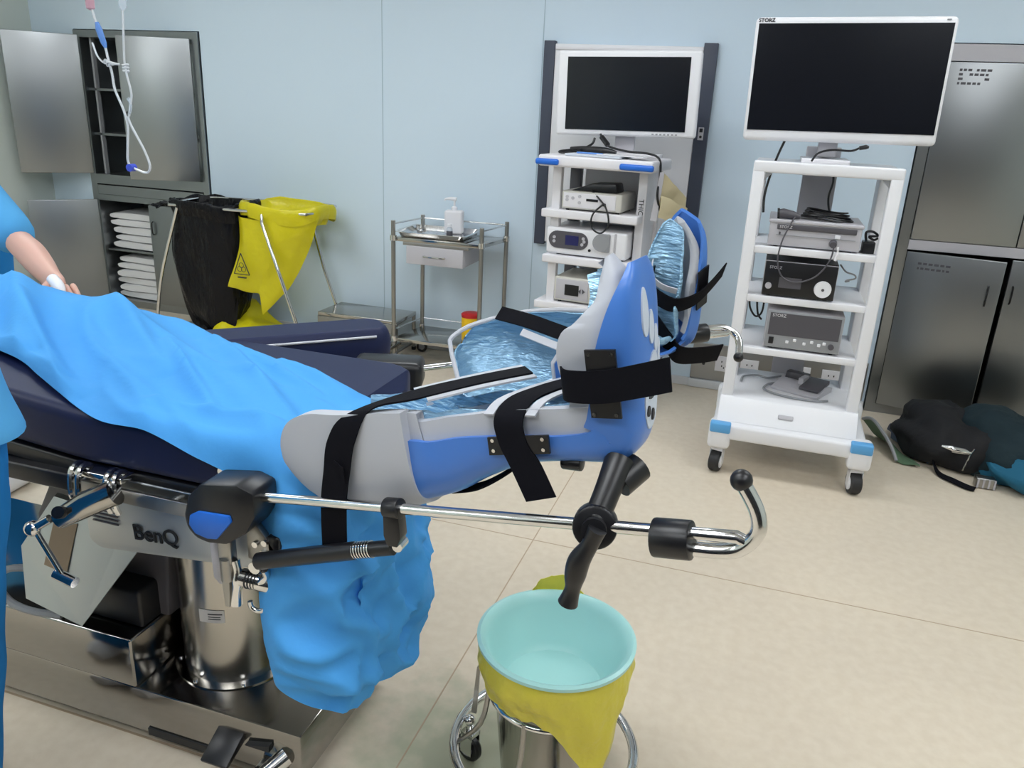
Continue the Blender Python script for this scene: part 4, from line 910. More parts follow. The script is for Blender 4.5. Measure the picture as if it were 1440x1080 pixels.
# ------------------------------------------------------------------ leg stirrups
def frames(path, Nf):
    P = [V(p) for p in path]; out = []
    for i, p in enumerate(P):
        T = (P[min(i+1, len(P)-1)]-P[max(i-1, 0)]).normalized(); N = Nf(i, T); out.append((p, T, N))
    return out
def trough(path, L, wd, dp, e=.6, t=.006, nv=28, inset=0.0, NF=None, fr=1.0):
    """U-shaped shell along path (bottom centre line). L: lateral axis; wd, dp: half width and depth per point; inset shrinks it."""
    P = [V(p) for p in path]; rows = []
    for i, p in enumerate(P):
        T = (P[min(i+1, len(P)-1)]-P[max(i-1, 0)]).normalized(); N = T.cross(L).normalized()
        if N.dot(UPREF[0](i/(len(P)-1))) < 0: N = -N
        if NF is not None: N = NF
        w, d = wd[i]-inset, dp[i]; row = []
        outer = []; inner = []
        for k in range(nv+1):
            a = PI*k/nv; ca, sa = math.cos(a), math.sin(a)
            outer.append(p+L*(w*math.copysign(abs(ca)**e, ca))+N*(inset+(d*(1-(1-fr)*max(0, ca))-inset)*(1-abs(sa)**e)))
            wi = w-t; inner.append(p+L*(wi*math.copysign(abs(ca)**e, ca))+N*(inset+t+max(d*(1-(1-fr)*max(0, ca))-inset-t, .001)*(1-abs(sa)**e)))
        rows.append(outer+inner[::-1])
    m = MB(); n = len(rows[0]); m.grid([r+[r[0]] for r in rows])
    h = nv+1
    for r in (rows[0], rows[-1]):
        m.add(r, [(k, k+1, n-2-k, n-1-k) for k in range(nv)])
    return m
UPREF = [None]
def lerp_list(keys, n):
    """keys: tuples -> n samples per span by Catmull-Rom."""
    return crom(keys, n)
def stirrup(label, pole, clampM, boot, mirror, sides):
    """boot: dict of world-space data."""
    root = thing('leg_stirrup', label, 'leg stirrup', pole[0])
    return root

def make_boot(root, O, A, L, tilt, near, shear=0, turn=0):
    """local axes: a runs from knee to heel (units m, 0 at heel corner, negative towards knee), b 'up' (open side of the calf), c lateral.
       The visible outer side is c = -1 when near."""
    A = V(A).normalized(); L = V(L); L = (L-A*L.dot(A)).normalized(); U = L.cross(A)
    if U.z < 0: U = -U
    if tilt: R = Matrix.Rotation(tilt, 4, A); L = R @ L; U = R @ U
    O = V(O)
    W = lambda a, b, c: O+A*a+U*b+L*c
    def defm(p):
        d = p-O; a, b, c = d.dot(A), d.dot(U), d.dot(L)
        if b > .0 and (turn or shear) and a > -.2:
            t = min(1, b/.09)*min(1, max(0, (a+.2)/.08)); t = t*t*(3-2*t); an = turn*t; a2 = a+.03
            a, c = a2*math.cos(an)-c*math.sin(an)-.03, a2*math.sin(an)+c*math.cos(an)
            c += shear*max(0, b-.04)*min(1, max(0, (a+.2)/.08))
        return O+A*a+U*b+L*c
    def post(m): m.v = [defm(p) for p in m.v]; return m
    UPREF[0] = lambda t: (U if t < .5 else -A)
    # outer shell: bottom line (a, b), half width, depth
    K = [(-.388, -.082, .084, .122), (-.31, -.060, .079, .106), (-.25, -.030, .072, .082), (-.18, -.004, .066, .056), (-.11, .004, .060, .048), (-.055, .004, .056, .060), (-.018, .016, .055, .075), (.0, .05, .056, .078), (.006, .10, .058, .070), (.011, .145, .061, .066), (.014, .19, .063, .056), (.015, .235, .060, .040), (.013, .27, .050, .022), (.008, .292, .032, .010)]
    if not near: K = [(-.25, -.012, .060, .050)]+K[3:]
    Q = lerp_list(K, 5)
    path = [W(a, b, 0) for a, b, w, d in Q]
    m = post(trough(path, L, [q[2] for q in Q], [q[3] for q in Q], .55, .008, fr=.85)); sh = m.build('boot_shell', M_shell, root, 60)
    # grey padded liner, thicker and standing proud of the rims
    def liner(K, name, m_, ins, t, e=.6, par=root):
        Q = lerp_list(K, 5); path = [W(a, b, 0) for a, b, w, d in Q]
        m = post(trough(path, L, [q[2] for q in Q], [q[3] for q in Q], e, t, inset=ins, fr=.86 if name == 'calf_padding' else 1)); return m.build(name, m_, par, 70)
    UPREF[0] = lambda t: U
    if near: liner([(-.41, -.06, .083, .138), (-.36, -.057, .081, .140), (-.31, -.05, .078, .132), (-.25, -.018, .072, .104), (-.18, .010, .068, .080), (-.11, .012, .064, .080), (-.07, .010, .060, .085)], 'calf_padding', M_pad, .0085, .018, .5)
    UPREF[0] = lambda t: -A
    FP = [(-.012, .055, .056, .095), (.003, .10, .060, .100), (.007, .145, .064, .114), (.008, .185, .066, .112), (.008, .22, .062, .090), (.001, .255, .052, .060), (-.014, .285, .036, .036), (-.026, .305, .018, .018)]
    if not near: FP = [(a_, b_, w_+.003, d_*.72) for a_, b_, w_, d_ in FP]
    liner(FP, 'foot_padding', M_pad, .0088, .020 if near else .012, .55)
    UPREF[0] = lambda t: U if t < .62 else -A
    # crinkled film lining
    FK = [(-.56, .012, .070, .06), (-.50, -.012, .066, .09), (-.41, -.03, .058, .108), (-.31, -.02, .053, .104), (-.25, .008, .048, .080), (-.18, .022, .044, .066), (-.11, .030, .039, .064), (-.06, .036, .034, .064), (-.035, .06, .032, .062), (-.022, .10, .034, .060), (-.018, .145, .038, .068), (-.018, .18, .040, .066), (-.020, .215, .038, .050), (-.028, .25, .032, .034), (-.040, .285, .020, .026)]
    if not near: FK = [(-.625, .0, .095, .03), (-.612, -.02, .106, .055), (-.57, -.035, .116, .085), (-.50, -.035, .118, .098), (-.42, -.025, .112, .100), (-.33, -.01, .092, .094), (-.25, .008, .066, .080), (-.18, .022, .048, .066), (-.12, .034, .040, .060), (-.085, .050, .042, .045), (-.075, .08, .046, .035), (-.078, .115, .050, .034), (-.082, .15, .052, .034), (-.080, .185, .053, .030), (-.072, .22, .050, .024), (-.062, .25, .044, .018), (-.054, .28, .034, .012), (-.05, .297, .020, .008)]
    Q = lerp_list(FK, 5); path = [W(a, b, 0) for a, b, w, d in Q]
    UPREF[0] = lambda t: U if t < .55 else -A
    m = post(trough(path, L, [q[2] for q in Q], [q[3] for q in Q], .75, .004)); m.v = [wav(p, 22, .006) for p in m.v]
    m.build('film_lining', M_foil, root, 80)
    if not near:
        q = [W(a_, b_+d_*1.0, -w_) for a_, b_, w_, d_ in Q[40::-2]]+[W(-.628, .028, c_) for c_ in (-.06, 0, .06)]+[W(a_, b_+d_, w_) for a_, b_, w_, d_ in Q[:42:2]]
        m = MB(); m.tube(q, .006, 8); m.build('rim_piping', M_trim, root)
    # knee cuff: big rounded grey cradle
    UPREF[0] = lambda t: U
    KK = [(-.636, -.022, .078, .018), (-.631, -.042, .084, .060), (-.616, -.070, .089, .116), (-.590, -.093, .093, .162), (-.545, -.107, .097, .190), (-.49, -.110, .099, .194), (-.44, -.104, .098, .190), (-.40, -.094, .095, .182), (-.365, -.084, .09, .172)]
    if not near: KK = [(a_, b_*.7, w_*1.22, d_*.62) for a_, b_, w_, d_ in KK]
    Q = lerp_list(KK, 5); path = [W(a, b, 0) for a, b, w, d in Q]
    if near: trough(path, L, [q[2] for q in Q], [q[3] for q in Q], .6, .024, NF=U, fr=.66).build('knee_cuff', M_pad, root, 70)
    # footprint on the sole: pale sole shape with five toes, following the outer sole line
    QS = lerp_list(K, 12)
    def sole_pt(b, c):
        best = min(QS[12*(len(K)-9):], key=lambda q: abs(q[1]-b)); w = best[2]; return best[0]+.0012-.5*best[3]*(1-(max(0, 1-(c/w)**2))**.5)*.35, w
    def blob(cb, ccx, hb, hc, name='footprint'):
        m = MB(); pts = [[], []]
        for k in range(20):
            t = 2*PI*k/20; b = cb+hb*math.sin(t); c = ccx+hc*math.cos(t)*(1-.15*math.sin(t)); a, w = sole_pt(b, c); pts[0].append(W(a+.0008, b, c)); pts[1].append(W(a-.004, b, c))
        vs = pts[0]+pts[1]; m.add(vs, [tuple(range(20)), tuple(range(39, 19, -1))]+[(i, i+20, (i+1) % 20+20, (i+1) % 20) for i in range(20)])
        return m
    s_ = -1
    m = MB()
    for q in ((.105, .005, .058, .030), (.198, -.004, .024, .010), (.222, -.026, .034, .011), (.178, .016, .020, .009), (.158, .032, .017, .008), (.132, .043, .014, .007)):
        if q[2] > 0: b_ = blob(*q); m.v += b_.v and []; o_ = len(m.v); m.v += b_.v; m.f += [tuple(i+o_ for i in f) for f in b_.f]
    post(m).build('footprint', M_foot, sh, False)
    m = MB()
    for q in ((.135, -.008, .006, .003), (.115, .016, .006, .004), (.098, .0, .004, .012), (.078, -.012, .008, .006), (.068, .008, .009, .005)):
        b_ = blob(*q); b_.v = [p+A*.0008 for p in b_.v]; o_ = len(m.v); m.v += b_.v; m.f += [tuple(i+o_ for i in f) for f in b_.f]
    post(m).build('print_marks', M_text, sh, False)
    return (lambda a, b, c: defm(W(a, b, c))), A, L, U, sh

def strap(root, pts, w, name='strap', m_=None, th=.003):
    """pts: ((x,y,z),(wx,wy,wz)) with width direction; w full width."""
    q = []
    for p, d in pts: d = V(d).normalized()*w; q.append((*p, *d))
    m = MB(); m.ribbon(q, 6, th); return m.build(name, m_ or M_blackm, root, 60)
def grip_end(root, P, D, up, s=1.0):
    """black collar grip at the pole's end and the chrome hook with a black ball. P: collar start, D: pole direction."""
    D = V(D).normalized(); P = V(P); up = V(up); up = (up-D*up.dot(D)).normalized()
    m = MB(); m.tube([P-up*.010, P+D*.052-up*.010], .0265, 26); m.build('end_grip', M_black, root, bevel=.003)
    Q = P+D*.05
    m = MB(); m.tube([Q, Q+D*.06, Q+D*.07+up*-.006], .009, 12); m.build('pole_tip', M_chrome, root)
    q0 = Q-up*.022
    m = MB(); m.tube([q0, q0+D*.035, q0+D*.062+up*.006, q0+D*.085+up*.03, q0+D*.086+up*.06, q0+D*.072+up*.095], .010, 14, 6); m.build('hook', M_chrome, root)
    m = MB(); m.ball(tuple(q0+D*.070+up*.10), .014, 18); m.build('hook_ball', M_black, root)

# near stirrup ------------------------------------------------------
P0 = V((-.775, 1.045, .842)); P1 = V((-.088, .942, .982)); D = (P1-P0).normalized()
s1 = thing('leg_stirrup', 'nearer blue boot stirrup with grey padding on a chrome pole', 'leg stirrup', tuple(P0), 'boot stirrups on the operating table')
m = MB(); m.cyl(P0-D*.02, P1+D*.02, .0088, seg=20); m.build('pole', M_chrome, s1)
m = MB(); prof = [(-.917, .79), (-.912, .765), (-.895, .748), (-.87, .743), (-.83, .748), (-.785, .782), (-.766, .815), (-.766, .862), (-.80, .872), (-.875, .860), (-.905, .83)]
m.prism(prof, 'y', 1.015, 1.088); hsg = m.build('clamp_housing', M_black, s1, bevel=.008)
m = MB(); m.prism([(-.902, .778), (-.89, .762), (-.865, .757), (-.845, .760), (-.812, .800), (-.815, .812), (-.88, .808), (-.898, .797)], 'y', 1.010, 1.018); lab(m.build('badge', M_bump, hsg, bevel=.002), 'blue badge')
m = MB(); m.box(-.87, -.842, 1.04, 1.06, .69, .75, bv=.003); m.cyl((-.856, 1.045, .655), (-.856, 1.045, .70), .012, seg=14); m.prism([(-.865, .66), (-.848, .66), (-.852, .60), (-.861, .60)], 'y', 1.038, 1.052); m.build('clamp_lever', M_steel, s1)
m = MB(); m.prism([(-.82, .70), (-.765, .69), (-.748, .715), (-.80, .775), (-.82, .77)], 'y', 1.06, 1.075); pl = m.build('bracket_plate', M_steel, s1, bevel=.002)
m = MB()
for x, z in ((-.80, .735), (-.785, .72), (-.78, .742)): m.cyl((x, 1.06, z), (x, 1.054, z), .006, seg=12)
m.build('bolt', M_chrome, pl)
m = MB(); m.tube([(-.772, 1.04, .70), (-.775, 1.05, .68), (-.79, 1.05, .66)], .008, 10, 4); m.tube([(-.79, 1.035, .70), (-.79, 1.06, .70)], .012, 12); m.build('strut_pivot', M_chrome, s1)
m = MB(); m.tube([(-.775, 1.03, .722), (-.575, 1.02, .795)], .0155, 18); gs = m.build('gas_strut', M_black, s1)
m = MB(); m.tube([(-.575, 1.02, .795), (-.505, 1.018, .818)], .013, 16); m.build('strut_rod', M_black, gs)
m = MB()
for k in range(7):
    c = V((-.575, 1.02, .795)).lerp(V((-.545, 1.019, .805)), k/6); m.tube([c-V((.001, 0, .0004)), c+V((.001, 0, .0004))], .0150, 16)
m.build('spring_coil', M_chrome, gs)
m = MB(); m.tube([(-.51, 1.018, .817), (-.492, 1.017, .824)], .005, 10); m.tube([(-.492, 1.005, .828), (-.492, 1.03, .828)], .009, 12); m.build('rod_eye', M_chrome, gs)
c = P0.lerp(P1, .405)
m = MB(Matrix.Translation(c)); m.tube([D*-.014, D*.014], .017, 18); m.prism([(-.013, .005), (.013, .008), (.018, -.045), (.012, -.062), (-.006, -.062), (-.012, -.045)], 'y', -.013, .013); m.build('strut_bracket', M_black, s1, bevel=.002)
# clamp and release lever that carry the boot
c = P0.lerp(P1, .885)
m = MB(); ax = V((.12, -.95, .25)).normalized(); m.tube([c-ax*.016, c+ax*.016], .031, 32); cl = m.build('boot_clamp', M_black, s1, bevel=.004)
m = MB(); m.tube([c+ax*.02, c+ax*.034], .017, 24); m.build('clamp_cap', M_black, cl)
m = MB(); m.tube([c+V((.0, .0, .008)), c+V((.008, .035, .042)), c+V((.014, .07, .07))], [.018, .019, .022], 18, 4); m.build('boot_stem', M_black, s1)
m = MB(); m.tube([c+V((.018, .055, .042)), c+V((.040, .085, .060))], .022, 18); m.build('swivel', M_black, s1)
h0 = c+ax*.034
m = MB(); m.tube([h0+V((.005, 0, .005)), h0+V((-.004, 0, -.022)), h0+V((-.016, 0, -.048)), h0+V((-.020, 0, -.072)), h0+V((-.022, 0, -.094)), h0+V((-.027, 0, -.118))], [.013, .012, .0155, .015, .011, .0145], 18, 5); m.build('release_lever', M_black, s1)
grip_end(s1, P1, D, (-.10, .0, 1))
Wn, An, Ln, Un, shn = make_boot(s1, (-.112, 1.058, 1.030), (.955, -.142, .175), (.148, .989, 0), 0, True)
# straps of the near boot
n = Wn
wk = An*.62-Ln*.72
s = strap(s1, [(n(-.225, .112, .085), wk), (n(-.29, .110, .03), wk), (n(-.37, .104, -.045), wk+An*.2), (n(-.44, .090, -.094), An*.95+V((0, 0, .2))), (n(-.475, .045, -.107), (.97, -.1, .12)), (n(-.495, -.01, -.109), (.98, -.1, .2)), (n(-.515, -.07, -.108), (.98, -.1, .25)), (n(-.54, -.165, -.100), (.97, -.1, .3))], .052); lab(s, 'black knee strap')
m = MB(); q = [n(-.475, .0, -.112), n(-.492, .012, -.112), n(-.478, -.03, -.112)]; m.grid([[q[0], q[1]], [q[2], q[2]]], .002); m.build('strap_tab', M_blackm, s)
for off in (-.036, .036):
    strap(s1, [(n(-.225+off*.7, .110, .085-off*.8), wk), (n(-.29+off*.7, .108, .03-off*.8), wk), (n(-.36+off*.8, .103, -.035-off*.7), wk)], .018, 'strap_padding', M_trim)
s = strap(s1, [(n(-.115, .108, .06), An), (n(-.15, .106, .015), An), (n(-.18, .100, -.035), An), (n(-.188, .080, -.07), An), (n(-.183, .045, -.076), An), (n(-.165, .01, -.078), (.95, 0, .3)), (n(-.145, -.04, -.08), (.93, 0, .35))], .047); lab(s, 'black shin strap')
for off in (-.034, .034):
    strap(s1, [(n(-.115+off, .106, .06), An), (n(-.15+off, .104, .015), An), (n(-.18+off, .098, -.035), An), (n(-.187+off, .085, -.069), An)], .016, 'strap_padding', M_trim)
m = MB(); B = [n(-.225, .022, -.0705), n(-.125, .030, -.0705), n(-.125, .058, -.0705), n(-.225, .050, -.0705)]; m.grid([[B[0], B[1]], [B[3], B[2]]], .004); m.build('strap_bracket', M_black, s1)
m = MB()
for a_, b_ in ((-.216, .03), (-.216, .046), (-.134, .036), (-.134, .052)): m.tube([n(a_, b_, -.0745), n(a_, b_, -.077)], .003, 8)
m.build('rivet', M_chrome, s1)
s = strap(s1, [(n(-.085, .135, .03), Un), (n(-.108, .133, -.03), Un), (n(-.098, .131, -.066), Un), (n(-.07, .130, -.076), Un), (n(-.03, .132, -.078), Un), (n(.02, .142, -.082), Un), (n(.062, .152, -.086), Un)], .046); lab(s, 'black ankle strap')
m = MB(); B = [n(-.058, .085, -.066), n(-.014, .085, -.066), n(-.014, .182, -.070), n(-.058, .182, -.070)]; m.grid([[B[0], B[1]], [B[3], B[2]]], .004); m.build('strap_bracket', M_black, s1)
m = MB()
for a_, b_ in ((-.052, .091), (-.020, .091), (-.052, .176), (-.020, .176)): m.tube([n(a_, b_, -.070), n(a_, b_, -.0745)], .003, 8)
m.build('rivet', M_chrome, s1)
m = MB(); m.tube([n(-.125, .004, -.035), n(-.093, .002, -.035)], .012, 14); m.build('under_block', M_black, s1, bevel=.003)
strap(s1, [(n(-.19, .0, .0), (0, 1, 0)), (n(-.23, -.03, -.01), (0, 1, 0)), (n(-.28, -.055, -.02), (0, 1, 0)), (n(-.33, -.065, -.02), (0, 1, 0))], .03, 'under_strap')
# blue ankle lobe with grey trim on the inner side
m = MB(); rows_ = []
for i in range(9):
    v = i/8; rows_.append([n(-.172+.075*u, .055+.10*v-.03*(2*u-1)**2*v, .072+.012*math.sin(PI*u)) for u in [k/8 for k in range(9)]])
m.grid(rows_, .008); m.build('ankle_lobe', M_shell, s1)
m = MB(); m.tube([r_[0] for r_ in rows_]+[p for p in rows_[-1][1:]], .006, 8); m.build('lobe_trim', M_trim, s1)

# far stirrup ---------------------------------------------------------
F0 = V((-.83, 1.79, .845)); F1 = V((-.163, 2.185, .918)); DF = (F1-F0).normalized()
s2 = thing('leg_stirrup', 'farther blue boot stirrup with shiny crinkled film facing the camera', 'leg stirrup', tuple(F0), 'boot stirrups on the operating table')
m = MB(); m.cyl(F0-DF*.02, F1+DF*.02, .0088, seg=20); m.build('pole', M_chrome, s2)
m = MB(Matrix.Translation(F0) @ Matrix.Rotation(math.radians(18), 4, 'Z')); m.box(-.15, .03, -.05, .05, -.045, .03, bv=.018); m.build('clamp_housing', M_black, s2)
m = MB(); m.box(-.86, -.80, 1.70, 1.78, .73, .80, bv=.006); m.build('bracket_plate', M_steel, s2)
m = MB(); m.tube([(-.80, 1.80, .69), (-.50, 1.96, .77)], .0125, 16); m.tube([(-.50, 1.96, .77), (-.42, 2.0, .80)], .009, 12); m.build('gas_strut', M_black, s2)
c = F0.lerp(F1, .62); m = MB(Matrix.Translation(c)); m.tube([DF*-.014, DF*.014], .017, 18); m.prism([(-.013, .005), (.013, .008), (.016, -.055), (-.008, -.055)], 'y', -.012, .012); m.build('strut_bracket', M_black, s2)
c = F0.lerp(F1, .90); axf = V((-.4, .85, .2)).normalized()
m = MB(); m.tube([c-axf*.022, c+axf*.022], .032, 28); m.build('boot_clamp', M_black, s2, bevel=.004)
m = MB(); m.tube([c, c+V((-.02, -.05, .03)), c+V((-.03, -.08, .05))], [.020, .022, .026], 16, 4); m.build('boot_stem', M_black, s2)
m = MB(); m.tube([c+axf*.03, c+axf*.035+V((.0, 0, -.04)), c+axf*.04+V((-.01, 0, -.11))], [.012, .016, .013], 14, 4); m.build('release_lever', M_black, s2)
grip_end(s2, F1, DF, (.25, -.55, -.60))
Wf, Af, Lf, Uf, shf = make_boot(s2, (-.163, 2.082, .950), (.85, .50, .16), (-.51, .85, 0), math.radians(36), False, .55, math.radians(30))
f = Wf
wk = Af*.62+Lf*.78
s = strap(s2, [(f(-.49, .075, .125), wk), (f(-.42, .088, .07), wk), (f(-.33, .090, .0), wk), (f(-.25, .085, -.05), wk)], .045); lab(s, 'black knee strap')
strap(s2, [(f(-.45, .085, .045), wk), (f(-.36, .087, -.03), wk), (f(-.28, .082, -.08), wk)], .022, 'strap_padding', M_trim)
s = strap(s2, [(f(-.075, .175, .055), Uf), (f(-.125, .172, .02), Uf), (f(-.13, .168, -.02), Uf), (f(-.115, .168, -.055), Uf), (f(-.07, .172, -.078), Uf), (f(-.02, .182, -.085), Uf), (f(.03, .20, -.09), Uf)], .05); lab(s, 'black foot strap')
strap(s2, [(f(-.085, .205, .05), Uf), (f(-.125, .203, .02), Uf), (f(-.13, .20, -.02), Uf), (f(-.115, .20, -.055), Uf)], .018, 'strap_padding', M_trim)
m = MB(); B = [f(-.05, .13, -.064), f(-.01, .13, -.064), f(-.01, .22, -.068), f(-.05, .22, -.068)]; m.grid([[B[0], B[1]], [B[3], B[2]]], .004); m.build('strap_bracket', M_black, s2)
s = strap(s2, [(f(-.10, .07, .03), Uf), (f(-.09, .045, -.03), Uf), (f(-.07, .03, -.07), Uf), (f(-.01, .022, -.085), Uf), (f(.05, .018, -.088), Uf)], .07); lab(s, 'wide black ankle strap')
# ------------------------------------------------------------------ kick bucket with liner and basin
kb = thing('kick_bucket', 'stainless kick bucket in a round wheeled ring frame under the mint basin', 'bucket', (-.325, 1.42, 0))
KX, KY = -.325, 1.425
m = MB(); m.tube([(KX+.208*math.cos(2*PI*k/48), KY+.208*math.sin(2*PI*k/48), .115) for k in range(49)], .0115, 12); m.build('bumper_ring', M_chrome, kb)
bx, by = -.312, 1.395
prof = [(.095, .05), (.098, .052), (.125, .33), (.13, .335), (.128, .342), (.121, .338), (.094, .06), (.01, .058)]
m = MB(); m.lathe([(.005, .05)]+prof[1:], (bx, by, 0), 48); m.build('bucket', M_polish, kb, 50)
m = MB(); m.tube([(bx+.132*math.cos(2*PI*k/40), by+.132*math.sin(2*PI*k/40), .30) for k in range(41)], .007, 10); m.build('carrier_ring', M_chrome, kb)
for a in (200, 262, 330, 80):
    ar = math.radians(a); m = MB(); m.tube([(bx+.133*math.cos(ar), by+.133*math.sin(ar), .305), (bx+.150*math.cos(ar), by+.150*math.sin(ar), .20), (KX+.20*math.cos(ar), KY+.20*math.sin(ar), .115)], .006, 8, 4); m.build('spoke', M_steel, kb)
for a in (178, 300, 60):
    ar = math.radians(a); x, y = KX+.185*math.cos(ar), KY+.185*math.sin(ar)
    caster(kb, x, y, a+70, r=.036, w=.02, top=.095, tire=M_black, fork=M_chrome)
    m = MB(); m.ball((x, y, .115), .014); m.cyl((x, y, .09), (x, y, .115), .009, seg=12); m.build('axle_nut', M_chrome, kb)
m = MB(); m.prism([(-.510, .13), (-.498, .13), (-.492, .27), (-.50, .265)], 'y', 1.44, 1.446); m.build('blade', M_steel, kb)

# thin yellow liner between basin and bucket
rows = []
cx, cy = -.300, 1.365
for k in range(8):
    t = k/7; row = []
    for j in range(97):
        a = 2*PI*j/96
        sag = math.exp(-(((a-math.radians(318)+PI) % (2*PI)-PI)/.42)**2); low = math.exp(-(((a-math.radians(250)+PI) % (2*PI)-PI)/.9)**2)
        zb = .362-.018*low-.150*sag
        zz = .449+(zb-.449)*t; rr = .1575+.010*math.sin(PI*min(1, t*1.3))-.024*t+.012*sag*t
        n_ = (noise.noise(V((math.cos(a)*2.5, math.sin(a)*2.5, zz*7)))*.014+.018*(1-abs(noise.noise(V((math.cos(a)*6, math.sin(a)*6, zz*7)))))-.010)*min(1, t*2.2)
        row.append((cx+.018*sag*t+(rr+n_)*math.cos(a), cy+(rr+n_)*math.sin(a), zz+.006*t*noise.noise(V((a*5, 0, 3)))))
    rows.append(row)
rows = [list(r) for r in zip(*[crom(c_, 5) for c_ in zip(*rows)])]
m = MB(); m.grid(rows, .0015)
tuft = []
for i in range(9):
    t = i/8; tuft.append([(cx+.165*math.cos(a)*(1-.1*t)+.01*noise.noise(V((a*6, t*3, 1))), cy+.165*math.sin(a)*(1-.12*t)+.02*t, .425+.075*t*math.sin((a-1.35)/1.0*PI)**.5+.012*noise.noise(V((a*7, t*4, 7)))) for a in [1.36+.98*k/20 for k in range(21)]])
m.grid(tuft, .0015)
tag(m.build('bucket_liner', M_yellowf, smooth=80), 'yellow plastic bag hanging under the mint basin', 'bag')
bn = MB(); cz = .335
pr = [(.004, .0), (.108, .0), (.122, .012), (.152, .112), (.158, .118), (.166, .120), (.167, .128), (.160, .131), (.150, .124), (.143, .108), (.116, .020), (.104, .008), (.004, .007)]
bn.lathe(pr, (cx, cy, cz), 72); tag(bn.build('wash_basin', M_mint, smooth=40), 'round mint green plastic basin on the kick bucket', 'basin')

# ------------------------------------------------------------------ drip lines hanging from the ceiling hook
iv = thing('drip_line', 'looped white drip tubing with blue roller clip hanging at upper left', 'drip line', (-2.05, 2.2, 2.3))
y = 2.2
m = MB(); m.tube([(-2.095, y, 1.60), (-2.085, y, 1.55), (-2.08, y, 1.50), (-2.055, y, 1.44), (-2.045, y, 1.39), (-2.055, y, 1.32), (-2.06, y, 1.28), (-2.05, y, 1.262), (-2.02, y, 1.25), (-1.985, y, 1.245), (-1.972, y, 1.27), (-1.99, y, 1.32), (-2.03, y, 1.39), (-2.04, y, 1.42)], .0038, 8, 6); m.build('tube', M_tube, iv)
m = MB(); m.tube([(-2.15, y, 1.80), (-2.128, y, 1.71), (-2.102, y, 1.635), (-2.095, y, 1.60)], .0038, 8, 4); m.tube([(-2.035, y, 1.42), (-2.02, y, 1.47), (-2.017, y, 1.50), (-2.03, y, 1.57), (-2.025, y, 1.64), (-2.015, y, 1.74)], .0034, 8, 5); m.build('tube', M_tube, iv)
m = MB(); m.tube([(-2.122, y, 1.70), (-2.117, y, 1.68), (-2.104, y, 1.64), (-2.098, y, 1.625)], [.006, .010, .009, .004], 12); lab(m.build('grip', M_bluepale, iv), 'pale blue grip')
m = MB(); m.tube([(-2.048, y-.012, 1.257), (-2.048, y+.012, 1.257)], .0125, 20); lab(m.build('roller_clip', M_blueclip, iv), 'blue roller clip')
m = MB()
for k in range(5): m.tube([(-2.11+.006*k, y+.006*math.sin(k*2), 1.575+.004*math.cos(k*3)), (-2.10+.007*k, y-.006, 1.59-.003*k), (-2.09+.009*k, y+.004, 1.578)], .0035, 6, 4)
m.tube([(-2.15, y, 1.64), (-2.135, y, 1.60), (-2.11, y, 1.58), (-2.075, y, 1.575)], .003, 6, 4); m.build('knot', M_tube, iv)
m = MB()
for k in range(3): m.tube([(-2.036, y-.006, 1.575-.008*k), (-2.022, y+.006, 1.578-.01*k), (-2.034, y+.004, 1.567-.007*k)], .0035, 6, 4)
m.build('knot', M_tube, iv)
m = MB(); m.tube([(-2.035, y, 1.475), (-2.022, y, 1.455), (-2.034, y, 1.425), (-2.026, y, 1.46), (-2.03, y, 1.478)], .0035, 6, 4); m.build('loop_clip', M_clear, iv)
m = MB(); m.lathe([(.004, 1.735), (.011, 1.745), (.012, 1.80), (.010, 1.82)], (-2.013, y, 0), 16); m.build('drip_chamber', M_clear, iv)
m = MB(); m.lathe([(.004, 1.735), (.013, 1.74), (.013, 1.765), (.004, 1.77)], (-2.14, y, 0), 16); lab(m.build('spike_cap', M_pink, iv), 'pale pink cap')
m = MB(); m.cyl((-2.15, y, 1.79), (-2.15, y, 2.06), .004, seg=8); m.cyl((-2.01, y, 1.80), (-2.01, y, 2.06), .004, seg=8); m.build('upper_tube', M_tube, iv)
hk = thing('drip_hook', 'thin steel drip hook rod hanging from the ceiling above the drip tubing', 'hook', (-2.08, 2.2, 2.8))
m = MB(); m.cyl((-2.08, y, 2.8), (-2.08, y, 2.10), .006, seg=10); m.tube([(-2.18, y, 2.09), (-2.15, y, 2.06), (-2.08, y, 2.10), (-2.01, y, 2.06), (-1.98, y, 2.09)], .004, 8, 5); m.build('rod', M_chrome, hk)

# ------------------------------------------------------------------ clothes, bag and straps on the floor at the right
def lump(name, m_, c, r, seed, amp, sc, zmin=.0, parent=None, rot=0):
    m = MB(); n, k = 20, 36; rows = []
    for i in range(n+1):
        th = PI*i/n
        row = []
        for j in range(k+1):
            ph = 2*PI*j/k; d = V((math.sin(th)*math.cos(ph), math.sin(th)*math.sin(ph), math.cos(th)))
            f_ = 1+amp*noise.noise(d*sc+V((seed, 0, 0)))+amp*.5*(1-abs(noise.noise(d*sc*2.2+V((seed, 5, 0)))))
            x, y_, z = d.x*r[0]*f_, d.y*r[1]*f_, d.z*r[2]*f_
            cr, sr = math.cos(rot), math.sin(rot)
            row.append((c[0]+x*cr-y_*sr, c[1]+x*sr+y_*cr, max(zmin, c[2]+z)))
        rows.append(row)
    m.grid(rows); return m.build(name, m_, parent, 80)
bp = thing('equipment_bag', 'slumped black equipment bag with strap and metal fittings on the floor', 'bag', (1.0, 4.0, 0))
lump('bag_body', M_darkc, (.97, 4.03, .09), (.19, .24, .125), 4, .35, 1.6, .003, bp, .5)
m = MB(); m.tube([(.80, 3.98, .10), (.86, 3.97, .10)], .010, 12); m.build('buckle', M_chrome, bp)
